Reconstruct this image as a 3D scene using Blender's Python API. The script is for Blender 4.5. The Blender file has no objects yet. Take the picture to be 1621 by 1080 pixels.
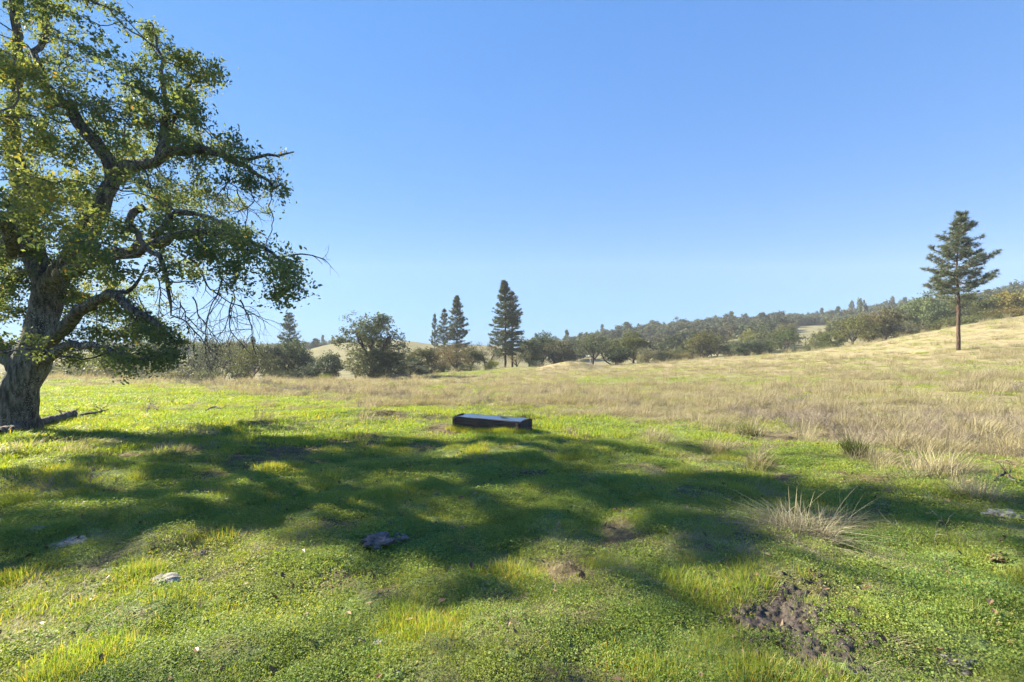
import bpy, math, random
import numpy as np
from mathutils import Vector, kdtree

# ------------------------------------------------------------------ camera, sky, sun, exposure
S = bpy.context.scene
COL = S.collection
CAM_Z = 1.6
cam = bpy.data.cameras.new("camera")
cam.lens = 17.0
cam.sensor_width = 36.0
cam.clip_start = 0.05
cam.clip_end = 6000
cam_o = bpy.data.objects.new("camera", cam)
cam_o.location = (0, 0, CAM_Z)
cam_o.rotation_euler = (math.radians(90), 0, 0)
COL.objects.link(cam_o)
S.camera = cam_o

SUN_AZ = math.radians(-65)      # from +Y, clockwise positive
SUN_EL = math.radians(29)
w = bpy.data.worlds.new("World")
S.world = w
w.use_nodes = True
wn = w.node_tree
wn.nodes.clear()
sky = wn.nodes.new("ShaderNodeTexSky")
sky.sky_type = 'NISHITA'
sky.sun_disc = False
sky.sun_elevation = SUN_EL
sky.sun_rotation = SUN_AZ
sky.altitude = 900
sky.air_density = 1.0
sky.dust_density = 0.0
sky.ozone_density = 2.2
bg = wn.nodes.new("ShaderNodeBackground")
bg.inputs[1].default_value = 0.077
wo = wn.nodes.new("ShaderNodeOutputWorld")
# the clear autumn sky of the photograph: less contrast between zenith and horizon than the model's, the same everywhere
sep = wn.nodes.new("ShaderNodeSeparateColor")
com = wn.nodes.new("ShaderNodeCombineColor")
wn.links.new(sky.outputs[0], sep.inputs[0])
for ch, (k_, g_) in enumerate(((0.086, 0.60), (0.256, 0.43), (0.620, 0.28))):
    pw = wn.nodes.new("ShaderNodeMath")
    pw.operation = 'POWER'
    pw.inputs[1].default_value = g_
    ml = wn.nodes.new("ShaderNodeMath")
    ml.operation = 'MULTIPLY'
    ml.inputs[1].default_value = k_ * 2.9
    wn.links.new(sep.outputs[ch], pw.inputs[0])
    wn.links.new(pw.outputs[0], ml.inputs[0])
    wn.links.new(ml.outputs[0], com.inputs[ch])
wn.links.new(com.outputs[0], bg.inputs[0])
wn.links.new(bg.outputs[0], wo.inputs[0])

sun = bpy.data.lights.new("sun", 'SUN')
sun.energy = 5.0
sun.angle = math.radians(0.6)
sun.color = (1.0, 0.885, 0.65)
sun_o = bpy.data.objects.new("sun", sun)
sd = Vector((math.sin(SUN_AZ) * math.cos(SUN_EL), math.cos(SUN_AZ) * math.cos(SUN_EL), math.sin(SUN_EL)))
sun_o.rotation_euler = sd.to_track_quat('Z', 'Y').to_euler()
sun_o.location = sd * 300
COL.objects.link(sun_o)

vs = S.view_settings
vs.view_transform = 'Standard'
vs.look = 'None'
vs.exposure = 2.2
vs.gamma = 1.0
vs.use_curve_mapping = False
S.cycles.max_bounces = 8
S.cycles.transparent_max_bounces = 8
S.cycles.volume_bounces = 0

rng = np.random.default_rng(11)
random.seed(11)
F = 765.3
CX, CY = 810.5, 540.0


# ------------------------------------------------------------------ helpers
def pt(px, py, Y):
    return np.array([(px - CX) / F * Y, Y, CAM_Z + (CY - py) / F * Y])


def tag(o, label=None, cat=None, group=None, kind=None):
    if label: o["label"] = label
    if cat: o["category"] = cat
    if group: o["group"] = group
    if kind: o["kind"] = kind
    return o


def empty(name, loc, rz=0.0):
    o = bpy.data.objects.new(name, None)
    o.location = [float(v) for v in loc]
    o.rotation_euler = (0, 0, rz)
    o.empty_display_size = 0.3
    COL.objects.link(o)
    return o


def mesh(name, V, polys, mat=None, attrs=None, smooth=False):
    """V (n,3); polys = list of int arrays (m,k) - built with foreach_set for speed."""
    me = bpy.data.meshes.new(name)
    V = np.asarray(V, dtype=np.float32)
    polys = [np.asarray(p, dtype=np.int32) for p in polys if len(p)]
    me.vertices.add(len(V))
    me.vertices.foreach_set("co", V.ravel())
    loops = np.concatenate([p.ravel() for p in polys]) if polys else np.zeros(0, np.int32)
    sizes = np.concatenate([np.full(len(p), p.shape[1], np.int32) for p in polys]) if polys else np.zeros(0, np.int32)
    me.loops.add(len(loops))
    me.loops.foreach_set("vertex_index", loops)
    me.polygons.add(len(sizes))
    starts = np.concatenate([[0], np.cumsum(sizes)[:-1]]).astype(np.int32)
    me.polygons.foreach_set("loop_start", starts)
    me.polygons.foreach_set("use_smooth", np.full(len(sizes), smooth, bool))
    if attrs:
        for k, a in attrs.items():
            a = np.asarray(a, dtype=np.float32)
            at = me.attributes.new(k, 'FLOAT', 'POINT')
            at.data.foreach_set("value", a.ravel())
    me.update(calc_edges=True)
    me.validate(verbose=False)
    if mat: me.materials.append(mat)
    return me


def link(name, me, parent=None, loc=None):
    o = bpy.data.objects.new(name, me)
    if parent: o.parent = parent
    if loc is not None: o.location = [float(v) for v in loc]
    COL.objects.link(o)
    return o


def copy_tree(o, parent=None):
    c = o.copy()
    COL.objects.link(c)
    c.parent = parent
    for ch in list(o.children):
        copy_tree(ch, c)
    return c


def sstep(a, b, x):
    t = np.clip((x - a) / (b - a), 0, 1)
    return t * t * (3 - 2 * t)


def vnoise(x, y, seed=0):
    """value noise, vectorised"""
    xi = np.floor(x).astype(np.int64); yi = np.floor(y).astype(np.int64)
    fx = x - xi; fy = y - yi
    fx = fx * fx * (3 - 2 * fx); fy = fy * fy * (3 - 2 * fy)

    def h(a, b):
        n = (a * 374761393 + b * 668265263 + seed * 974711) & 0xFFFFFFFF
        n = ((n ^ (n >> 13)) * 1274126177) & 0xFFFFFFFF
        return ((n ^ (n >> 16)) & 0xFFFF) / 65535.0
    return (h(xi, yi) * (1 - fx) + h(xi + 1, yi) * fx) * (1 - fy) + (h(xi, yi + 1) * (1 - fx) + h(xi + 1, yi + 1) * fx) * fy


def fbm(x, y, seed=0, oct=4):
    s = 0; a = 0.5; tot = 0
    for i in range(oct):
        s = s + a * vnoise(x * 2 ** i, y * 2 ** i, seed + i * 17); tot += a; a *= 0.55
    return s / tot


# ------------------------------------------------------------------ materials
def nodes(name):
    m = bpy.data.materials.new(name)
    m.use_nodes = True
    nt = m.node_tree
    nt.nodes.clear()
    return m, nt, nt.nodes.new("ShaderNodeOutputMaterial")


def N(nt, typ, **kw):
    n = nt.nodes.new(typ)
    for k, v in kw.items():
        if k.startswith("i_"):
            n.inputs[k[2:].replace("_", " ")].default_value = v
        else:
            setattr(n, k, v)
    return n


def ramp(nt, fac, stops, interp='LINEAR'):
    r = nt.nodes.new("ShaderNodeValToRGB")
    r.color_ramp.interpolation = interp
    e = r.color_ramp.elements
    while len(e) < len(stops): e.new(0.5)
    for i, (p, c) in enumerate(stops):
        e[i].position = p
        e[i].color = (c[0], c[1], c[2], 1)
    if fac is not None: nt.links.new(fac, r.inputs[0])
    return r


def mixc(nt, fac, a, b, blend='MIX'):
    m = nt.nodes.new("ShaderNodeMix")
    m.data_type = 'RGBA'
    m.blend_type = blend
    for sock, v in ((m.inputs[0], fac), (m.inputs[6], a), (m.inputs[7], b)):
        if hasattr(v, "is_output"): nt.links.new(v, sock)
        elif isinstance(v, (int, float)): sock.default_value = v
        else: sock.default_value = (v[0], v[1], v[2], 1)
    return m.outputs[2]


def noise(nt, scale, detail=3, rough=0.55, coord=None, vec_scale=None):
    n = nt.nodes.new("ShaderNodeTexNoise")
    n.inputs["Scale"].default_value = scale
    n.inputs["Detail"].default_value = detail
    n.inputs["Roughness"].default_value = rough
    if coord is not None:
        if vec_scale:
            mp = nt.nodes.new("ShaderNodeMapping")
            mp.inputs["Scale"].default_value = vec_scale
            nt.links.new(coord, mp.inputs[0])
            coord = mp.outputs[0]
        nt.links.new(coord, n.inputs["Vector"])
    return n


def math_n(nt, op, a, b=None):
    m = nt.nodes.new("ShaderNodeMath")
    m.operation = op
    for i, v in enumerate((a, b)):
        if v is None: continue
        if hasattr(v, "is_output"): nt.links.new(v, m.inputs[i])
        else: m.inputs[i].default_value = v
    return m.outputs[0]


def leafy(name, stops, transl=0.4, tcol=None, rough=0.5, spec=0.3, objcol=False, world_var=None):
    """two sided leaf / blade: diffuse + gloss on top, light passing through from behind"""
    m, nt, out = nodes(name)
    at = N(nt, "ShaderNodeAttribute", attribute_name="tint")
    c = ramp(nt, at.outputs["Fac"], stops).outputs[0]
    if objcol:
        oi = N(nt, "ShaderNodeObjectInfo")
        c = mixc(nt, 1.0, c, oi.outputs["Color"], 'MULTIPLY')
    if world_var:
        g = N(nt, "ShaderNodeNewGeometry")
        n1 = noise(nt, world_var[0], 3, 0.6, g.outputs["Position"])
        r1 = ramp(nt, n1.outputs[0], [(0.35, (0, 0, 0)), (0.65, (1, 1, 1))])
        c2 = mixc(nt, 1.0, c, world_var[1], 'MULTIPLY')
        c = mixc(nt, r1.outputs[0], c, c2)
    p = N(nt, "ShaderNodeBsdfPrincipled")
    p.inputs["Roughness"].default_value = rough
    p.inputs["Specular IOR Level"].default_value = spec
    nt.links.new(c, p.inputs["Base Color"])
    t = N(nt, "ShaderNodeBsdfTranslucent")
    tc = mixc(nt, 1.0, c, tcol or (1.6, 1.5, 0.6), 'MULTIPLY')
    nt.links.new(tc, t.inputs[0])
    mx = N(nt, "ShaderNodeMixShader")
    mx.inputs[0].default_value = transl
    nt.links.new(p.outputs[0], mx.inputs[1]); nt.links.new(t.outputs[0], mx.inputs[2])
    nt.links.new(mx.outputs[0], out.inputs[0])
    return m


def bark(name, dark, light, lichen=None, scale=6.0, objcol=False):
    m, nt, out = nodes(name)
    tc = N(nt, "ShaderNodeTexCoord")
    n1 = noise(nt, scale, 6, 0.7, tc.outputs["Object"], (1, 1, 0.24))
    c = ramp(nt, n1.outputs[0], [(0.36, [v * .45 for v in dark]), (0.46, dark), (0.66, light)]).outputs[0]
    if lichen:
        n2 = noise(nt, scale * 3.2, 4, 0.7, tc.outputs["Object"])
        r2 = ramp(nt, n2.outputs[0], [(0.55, (0, 0, 0)), (0.62, (1, 1, 1))])
        n3 = noise(nt, 0.9, 2, 0.5, tc.outputs["Object"])
        r3 = ramp(nt, n3.outputs[0], [(0.40, (0, 0, 0)), (0.6, (1, 1, 1))])
        f = math_n(nt, 'MULTIPLY', r2.outputs[0], r3.outputs[0])
        c = mixc(nt, f, c, lichen)
    if objcol:
        oi = N(nt, "ShaderNodeObjectInfo")
        c = mixc(nt, 1.0, c, oi.outputs["Color"], 'MULTIPLY')
    p = N(nt, "ShaderNodeBsdfPrincipled")
    p.inputs["Roughness"].default_value = 0.9
    p.inputs["Specular IOR Level"].default_value = 0.15
    nt.links.new(c, p.inputs["Base Color"])
    b = N(nt, "ShaderNodeBump")
    b.inputs["Strength"].default_value = 1.0
    b.inputs["Distance"].default_value = 0.10
    nt.links.new(n1.outputs[0], b.inputs["Height"])
    nt.links.new(b.outputs[0], p.inputs["Normal"])
    nt.links.new(p.outputs[0], out.inputs[0])
    return m


def plain(name, a, b, scale=8, rough=0.85, bump=0.4, dist=0.02, vec_scale=None, spec=0.2, c3=None):
    m, nt, out = nodes(name)
    tc = N(nt, "ShaderNodeTexCoord")
    n1 = noise(nt, scale, 6, 0.65, tc.outputs["Object"], vec_scale)
    c = ramp(nt, n1.outputs[0], [(0.35, a), (0.65, b)]).outputs[0]
    if c3:
        n3 = noise(nt, scale * 0.37, 4, 0.6, tc.outputs["Object"])
        r3 = ramp(nt, n3.outputs[0], [(0.5, (0, 0, 0)), (0.62, (1, 1, 1))])
        c = mixc(nt, r3.outputs[0], c, c3)
    p = N(nt, "ShaderNodeBsdfPrincipled")
    p.inputs["Roughness"].default_value = rough
    p.inputs["Specular IOR Level"].default_value = spec
    nt.links.new(c, p.inputs["Base Color"])
    bp = N(nt, "ShaderNodeBump")
    bp.inputs["Strength"].default_value = bump
    bp.inputs["Distance"].default_value = dist
    nt.links.new(n1.outputs[0], bp.inputs["Height"])
    nt.links.new(bp.outputs[0], p.inputs["Normal"])
    nt.links.new(p.outputs[0], out.inputs[0])
    return m


M_OAKLEAF = leafy("oak_leaf", [(0.0, (0.088, 0.125, 0.080)), (0.55, (0.132, 0.168, 0.084)), (0.82, (0.19, 0.21, 0.075)),
                               (0.93, (0.21, 0.19, 0.05)), (1.0, (0.30, 0.16, 0.05))], 0.45, (1.7, 1.6, 0.6), 0.6, 0.2)
M_BGLEAF = leafy("tree_leaf", [(0.0, (0.058, 0.080, 0.056)), (0.6, (0.092, 0.112, 0.068)), (1.0, (0.135, 0.145, 0.076))],
                 0.25, (1.4, 1.3, 0.7), 0.6, 0.2, objcol=True)
M_NEEDLE = leafy("pine_needle", [(0.0, (0.060, 0.086, 0.062)), (0.6, (0.092, 0.118, 0.074)), (1.0, (0.15, 0.155, 0.075))],
                 0.22, (1.3, 1.25, 0.7), 0.5, 0.3, objcol=True)
M_BARK = bark("oak_bark", (0.070, 0.066, 0.063), (0.24, 0.23, 0.215), (0.46, 0.47, 0.45), 11.0)
M_DEADWOOD = bark("dead_wood", (0.10, 0.09, 0.085), (0.27, 0.25, 0.235), None, 9.0)
M_BGBARK = bark("tree_bark", (0.045, 0.038, 0.034), (0.14, 0.12, 0.105), None, 3.0, objcol=True)
M_PINEBARK = bark("pine_bark", (0.055, 0.038, 0.031), (0.160, 0.100, 0.074), None, 5.0, objcol=True)


# ------------------------------------------------------------------ terrain
CTRL = []      # (X, Y, g) with g = (ground height) / r


def add_ctrl(px, py, Y):
    X = (px - CX) / F * Y
    z = CAM_Z + (CY - py) / F * Y
    CTRL.append((X, Y, z / math.hypot(X, Y)))


for px in (-2600, -900, -200, 200, 500, 810, 1200, 1700, 2500, 4300):
    for Y in (1.2, 3.5, 8.0, 13.0):
        X = (px - CX) / F * Y
        CTRL.append((X, Y, -0.06 * Y / math.hypot(X, Y)))
for p in """-300,618,38 0,620,38 300,620,38 700,622,42 1000,620,42 1300,606,42 1621,588,42 1900,575,42
-300,592,58 0,597,60 150,601,60 300,606,62 450,603,75 590,602,95 700,592,112 800,584,128 900,581,118 1000,577,122 1100,570,125
1200,563,122 1300,554,115 1400,540,108 1517,518,102 1621,501,100 1900,455,100 2400,430,100
1517,555,71 1621,545,70 1400,567,75 1200,585,75 1000,596,75 800,602,75 650,605,75
-200,622,110 100,622,105 300,622,105 450,617,120 590,609,140 720,601,165 800,593,170 900,586,165
1000,584,165 1150,572,165 1300,564,155 1400,550,150 1517,530,150 1621,515,150
1265,549,215 1270,522,290 1030,566,230 1030,546,285 1150,562,190 1150,540,290 960,556,300 1100,541,320 1400,520,290 1550,497,250 1621,485,240
450,585,250 490,562,285 530,549,300 580,543,305 640,541,310 690,546,315 760,547,320 850,556,330
600,560,420 700,560,420 800,560,420
900,550,420 960,538,420 1050,526,420 1150,516,420 1250,512,420 1350,504,420 1450,490,420 1550,479,400 1621,470,380 2000,450,380
490,555,500 540,552,500 440,558,480 300,553,480 150,553,480 0,553,480 -300,553,480
0,560,900 400,562,900 800,562,900 1200,540,900 1621,500,900 2300,480,900 -600,560,900""".split():
    add_ctrl(*[float(v) for v in p.split(",")])
CTRL = np.array(CTRL)


def _uv(X, Y):
    th = np.arctan2(X, Y)
    th = np.clip(th, -1.25, 1.25)
    return th * 2.0, np.log(np.hypot(X, Y) + 0.6)


_cu, _cv = _uv(CTRL[:, 0], CTRL[:, 1])
_K = np.sqrt((_cu[:, None] - _cu[None]) ** 2 + (_cv[:, None] - _cv[None]) ** 2 + 0.0064)
_n = len(CTRL)
_A = np.zeros((_n + 1, _n + 1))
_A[:_n, :_n] = _K + np.eye(_n) * 1e-3
_A[:_n, _n] = 1
_A[_n, :_n] = 1
_wts = np.linalg.solve(_A, np.concatenate([CTRL[:, 2], [0]]))


def smooth_ground(X, Y):
    X = np.atleast_1d(np.asarray(X, float)); Y = np.atleast_1d(np.asarray(Y, float))
    out = np.empty(X.shape)
    xf, yf = X.ravel(), Y.ravel()
    res = np.empty(len(xf))
    for s in range(0, len(xf), 40000):
        u, v = _uv(xf[s:s + 40000], yf[s:s + 40000])
        k = np.sqrt((u[:, None] - _cu[None]) ** 2 + (v[:, None] - _cv[None]) ** 2 + 0.0064)
        res[s:s + 40000] = k @ _wts[:_n] + _wts[_n]
    r = np.hypot(xf, yf)
    # behind the camera the pasture just carries on gently
    back = sstep(0.0, 1.0, -yf / (r + 1e-6) + 0.1)
    res = res * (1 - back) + back * 0.02
    return (res * r).reshape(X.shape)


MOUNDS = []


def mound(px, py, Y, h, sx, sy, ang=0.0):
    X = (px - CX) / F * Y
    MOUNDS.append((X, Y, h, sx, sy, ang))


mound(893, 583, 100, 1.5, 6.0, 2.0, -0.10)       # long low bank in the middle distance
mound(925, 583, 98, 0.8, 4.0, 2.0, -0.10)
mound(705, 608, 70, 0.5, 3.4, 1.2, 0.0)
mound(745, 735, 9.3, 0.10, 0.6, 0.35, 0.0)       # hummocks in the near pasture
mound(300, 870, 4.6, 0.07, 0.35, 0.25, 0.2)
mound(980, 770, 6.4, 0.08, 0.7, 0.4, 0.1)
mound(600, 660, 17, 0.18, 2.2, 0.8, 0.0)
mound(1270, 850, 4.7, 0.06, 0.4, 0.3, 0.0)


def ground(X, Y):
    X = np.atleast_1d(np.asarray(X, float)); Y = np.atleast_1d(np.asarray(Y, float))
    z = smooth_ground(X, Y)
    r = np.hypot(X, Y)
    z = z + (fbm(X / 1.9, Y / 1.9, 3, 4) - 0.5) * 0.30 * sstep(0.8, 5, r) * (1 - sstep(25, 60, r))
    z = z + (fbm(X / 0.42, Y / 0.42, 9, 3) - 0.5) * 0.17 * sstep(0.8, 3, r) * (1 - sstep(15, 40, r))
    z = z + (fbm(X / 9, Y / 9, 21, 4) - 0.5) * 0.7 * sstep(15, 50, r) * (1 - sstep(120, 200, r))
    z = z + (fbm(X / 60, Y / 60, 31, 4) - 0.5) * 5.0 * sstep(150, 330, r)
    for (mx, my, h, sx, sy, a) in MOUNDS:
        dx, dy = X - mx, Y - my
        c, s = math.cos(a), math.sin(a)
        u, v = dx * c + dy * s, -dx * s + dy * c
        z = z + h * np.exp(-(u / sx) ** 2 - (v / sy) ** 2)
    return z


def gz(x, y):
    return float(ground(x, y)[0])


def row_of(X, Y, z=None):
    if z is None: z = smooth_ground(X, Y)
    Yc = np.maximum(Y, 0.5)
    return CX + X / Yc * F, CY - (z - CAM_Z) / Yc * F


def dryness(X, Y):
    """where the pasture is straw (1) or green (0): a property of the place, from how the grass lies on the photo"""
    px, py = row_of(X, Y)
    edge = np.interp(px, [-400, 0, 300, 420, 600, 700, 850, 1000, 1200, 1400, 1621, 2200],
                     [596, 600, 611, 624, 640, 640, 648, 664, 684, 704, 736, 800])
    wd = 9 + 0.05 * np.maximum(edge - 590, 0)
    n = (fbm(X / 3.5, Y / 3.5, 41, 4) - 0.5)
    n2 = (fbm(X / 1.1, Y / 1.1, 47, 3) - 0.5)
    d = sstep(-1, 1, (edge - py) / wd + n * 2.2)
    # green runs through the straw
    g1 = np.exp(-((py - 603) / 7) ** 2) * sstep(860, 950, px) * (1 - sstep(1240, 1330, px))
    g2 = np.exp(-((py - 590) / 7) ** 2) * sstep(640, 700, px) * (1 - sstep(800, 860, px)) * 0.9
    g3 = np.exp(-((py - 588) / 8) ** 2) * sstep(1360, 1420, px) * 0.55
    g4 = np.exp(-((py - 622) / 9) ** 2) * sstep(620, 700, px) * (1 - sstep(760, 860, px)) * 0.8
    g5 = np.exp(-((py - 640) / 9) ** 2) * sstep(1000, 1100, px) * 0.4
    d = d * (1 - np.clip(g1 + g2 + g3 + g4 + g5, 0, 1) * (0.75 + n))
    near = 1 - sstep(4, 12, np.hypot(X, Y))
    d = np.clip(d + np.clip(n + n2 * 0.9 - 0.11, 0, 1) * 1.7 * (1 - d), 0, 1)
    return d


def dirtness(X, Y):
    px, py = row_of(X, Y)
    d = np.exp(-((px - 697) / 30) ** 2 - ((py - 677) / 8) ** 2) * 2.2
    d = d + np.exp(-((px - 700) / 90) ** 2 - ((py - 662) / 5) ** 2) * 0.5
    n = fbm(X / 0.55, Y / 0.55, 71, 4)
    n2 = fbm(X / 2.3, Y / 2.3, 77, 3)
    d = d + sstep(0.53, 0.68, n * 0.55 + n2 * 0.5) * (1 - sstep(10, 30, np.hypot(X, Y)))
    return np.clip(d, 0, 1)


def build_ground():
    rad = [0.4]
    while rad[-1] < 900: rad.append(rad[-1] * 1.0165 + 0.004)
    rad = np.array(rad)
    th_in = np.linspace(-1.02, 1.02, 620)
    th_out = np.linspace(1.02, 2 * math.pi - 1.02, 72)[1:-1]
    th = np.concatenate([th_in, th_out])
    R, T = np.meshgrid(rad, th, indexing='ij')
    X, Y = R * np.sin(T), R * np.cos(T)
    Z = ground(X, Y)
    dr = dryness(X, Y)
    dr = np.where(Y < 0.5, 0.25, dr)
    di = dirtness(X, Y)
    nr, nt_ = R.shape
    V = np.stack([X, Y, Z], -1).reshape(-1, 3)
    i = np.arange(nr - 1)[:, None] * nt_
    j = np.arange(nt_)[None]
    j2 = (j + 1) % nt_
    q = np.stack([i + j, i + nt_ + j, i + nt_ + j2, i + j2], -1).reshape(-1, 4)[:, ::-1]
    Vc = np.concatenate([V, [[0, 0, gz(0.01, 0.01)]]])
    ci = len(V)
    cap = np.stack([np.arange(nt_), (np.arange(nt_) + 1) % nt_, np.full(nt_, ci)], -1)[:, ::-1]
    a = np.concatenate([dr.ravel(), [0.2]]); b = np.concatenate([di.ravel(), [0.2]])
    m, nt, out = nodes("pasture_ground")
    geo = N(nt, "ShaderNodeNewGeometry")
    pos = geo.outputs["Position"]
    ad = N(nt, "ShaderNodeAttribute", attribute_name="dry")
    ai = N(nt, "ShaderNodeAttribute", attribute_name="dirt")
    n1 = noise(nt, 1.6, 5, 0.65, pos, (1, 1, 1))
    n2 = noise(nt, 14.0, 5, 0.7, pos)
    n3 = noise(nt, 0.22, 5, 0.7, pos, (0.6, 1.6, 1))
    green = ramp(nt, n1.outputs[0], [(0.3, (0.095, 0.150, 0.055)), (0.55, (0.16, 0.215, 0.068)), (0.75, (0.25, 0.25, 0.10))]).outputs[0]
    straw = ramp(nt, n1.outputs[0], [(0.28, (0.22, 0.18, 0.115)), (0.5, (0.34, 0.29, 0.18)), (0.72, (0.45, 0.39, 0.245))]).outputs[0]
    straw = mixc(nt, ramp(nt, n3.outputs[0], [(0.45, (0, 0, 0)), (0.75, (0.6, 0.6, 0.6))]).outputs[0], straw, (0.22, 0.22, 0.075))
    dirt = ramp(nt, n2.outputs[0], [(0.3, (0.070, 0.055, 0.034)), (0.7, (0.19, 0.15, 0.095))]).outputs[0]
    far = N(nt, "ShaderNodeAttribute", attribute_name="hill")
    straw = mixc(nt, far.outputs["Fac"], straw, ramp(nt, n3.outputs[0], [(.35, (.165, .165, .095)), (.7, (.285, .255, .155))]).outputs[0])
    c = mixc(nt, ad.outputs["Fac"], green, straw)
    c = mixc(nt, ai.outputs["Fac"], c, dirt)
    c = mixc(nt, ramp(nt, n2.outputs[0], [(0.35, (0.55, 0.55, 0.55)), (0.62, (0, 0, 0))]).outputs[0], c, (0.06, 0.06, 0.03))
    p = N(nt, "ShaderNodeBsdfPrincipled")
    p.inputs["Roughness"].default_value = 1.0
    p.inputs["Specular IOR Level"].default_value = 0.05
    nt.links.new(c, p.inputs["Base Color"])
    bsum = math_n(nt, 'ADD', n1.outputs[0], math_n(nt, 'MULTIPLY', n2.outputs[0], 0.3))
    bp = N(nt, "ShaderNodeBump")
    bp.inputs["Strength"].default_value = 0.8
    bp.inputs["Distance"].default_value = 0.15
    nt.links.new(bsum, bp.inputs["Height"])
    nt.links.new(bp.outputs[0], p.inputs["Normal"])
    nt.links.new(p.outputs[0], out.inputs[0])
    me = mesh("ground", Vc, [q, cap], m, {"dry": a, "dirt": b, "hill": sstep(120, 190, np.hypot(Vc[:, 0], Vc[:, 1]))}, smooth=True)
    o = link("ground", me)
    tag(o, kind="structure")
    return o


build_ground()


# ------------------------------------------------------------------ tree builders
def normalise(v):
    return v / (np.linalg.norm(v, axis=-1, keepdims=True) + 1e-9)


class Skeleton:
    def __init__(s):
        s.P = []; s.par = []; s.rmin = []

    def add(s, p, par, rmin=0.0):
        s.P.append(np.asarray(p, float)); s.par.append(par); s.rmin.append(rmin)
        return len(s.P) - 1

    def limb(s, pts, radii, start=-1, step=0.22, jit=0.03):
        """a smooth polyline of nodes through pts; returns the node ids"""
        pts = [np.asarray(p, float) for p in pts]
        if start >= 0: pts = [s.P[start]] + pts; radii = [radii[0]] + list(radii)
        ids = []
        cur = start
        if start < 0:
            cur = s.add(pts[0], -1, radii[0]); ids.append(cur)
        n = len(pts)
        for i in range(n - 1):
            p0 = pts[max(i - 1, 0)]; p1 = pts[i]; p2 = pts[i + 1]; p3 = pts[min(i + 2, n - 1)]
            L = np.linalg.norm(p2 - p1)
            k = max(1, int(L / step))
            for t in np.linspace(0, 1, k + 1)[1:]:
                q = 0.5 * ((2 * p1) + (-p0 + p2) * t + (2 * p0 - 5 * p1 + 4 * p2 - p3) * t * t + (-p0 + 3 * p1 - 3 * p2 + p3) * t ** 3)
                q = q + rng.normal(0, jit, 3)
                cur = s.add(q, cur, radii[i] * (1 - t) + radii[i + 1] * t)
                ids.append(cur)
        return ids

    def colonize(s, A, step=0.22, infl=2.5, kill=0.4, iters=150, jit=0.25, droop=0.0):
        A = np.asarray(A, float)
        P = np.array(s.P)
        best = np.full(len(A), 1e18); bi = np.zeros(len(A), int)
        for c0 in range(0, len(P), 500):
            d = ((A[:, None] - P[None, c0:c0 + 500]) ** 2).sum(-1)
            k = d.argmin(1); dd = d[np.arange(len(A)), k]
            up = dd < best
            best[up] = dd[up]; bi[up] = k[up] + c0
        alive = np.ones(len(A), bool)
        nch = {}
        for it in range(iters):
            alive &= best > kill * kill
            act = alive & (best < infl * infl)
            if not act.any():
                if not alive.any(): break
                if best[alive].min() > (infl * 1.5) ** 2: break
                act = alive & (best <= best[alive].min() * 1.05)
            idx = np.where(act)[0]
            dirs = normalise(A[idx] - np.array([s.P[k] for k in bi[idx]]))
            acc = {}
            for k, d in zip(bi[idx], dirs):
                if k in acc: acc[k] += d
                else: acc[k] = d.copy()
            new = []
            for k, d in acc.items():
                if nch.get(k, 0) >= 4:
                    alive[(bi == k)] = False
                    continue
                d = d / (np.linalg.norm(d) + 1e-9) + rng.normal(0, jit, 3)
                d[2] -= droop
                d = d / (np.linalg.norm(d) + 1e-9)
                nid = s.add(s.P[k] + d * step, k, 0.0)
                nch[k] = nch.get(k, 0) + 1
                new.append(nid)
            if not new: break
            NP = np.array([s.P[k] for k in new])
            for c0 in range(0, len(NP), 400):
                d = ((A[:, None] - NP[None, c0:c0 + 400]) ** 2).sum(-1)
                k = d.argmin(1); dd = d[np.arange(len(A)), k]
                up = dd < best
                best[up] = dd[up]; bi[up] = np.array(new[c0:c0 + 400])[k[up]]
        return s

    def radii(s, tip=0.006, power=2.4):
        n = len(s.P)
        acc = np.zeros(n)
        r = np.zeros(n)
        for i in range(n - 1, -1, -1):
            rr = acc[i] ** (1 / power) if acc[i] > 0 else tip
            r[i] = s.rmin[i] if s.rmin[i] > 0 else rr
            if s.par[i] >= 0: acc[s.par[i]] += max(r[i], tip) ** power
        for i in range(n):                       # a child is never thicker than its parent
            if s.par[i] >= 0: r[i] = min(r[i], r[s.par[i]])
        s.r = r
        return r

    def children(s):
        ch = [[] for _ in s.P]
        for i, p in enumerate(s.par):
            if p >= 0: ch[p].append(i)
        return ch


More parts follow.
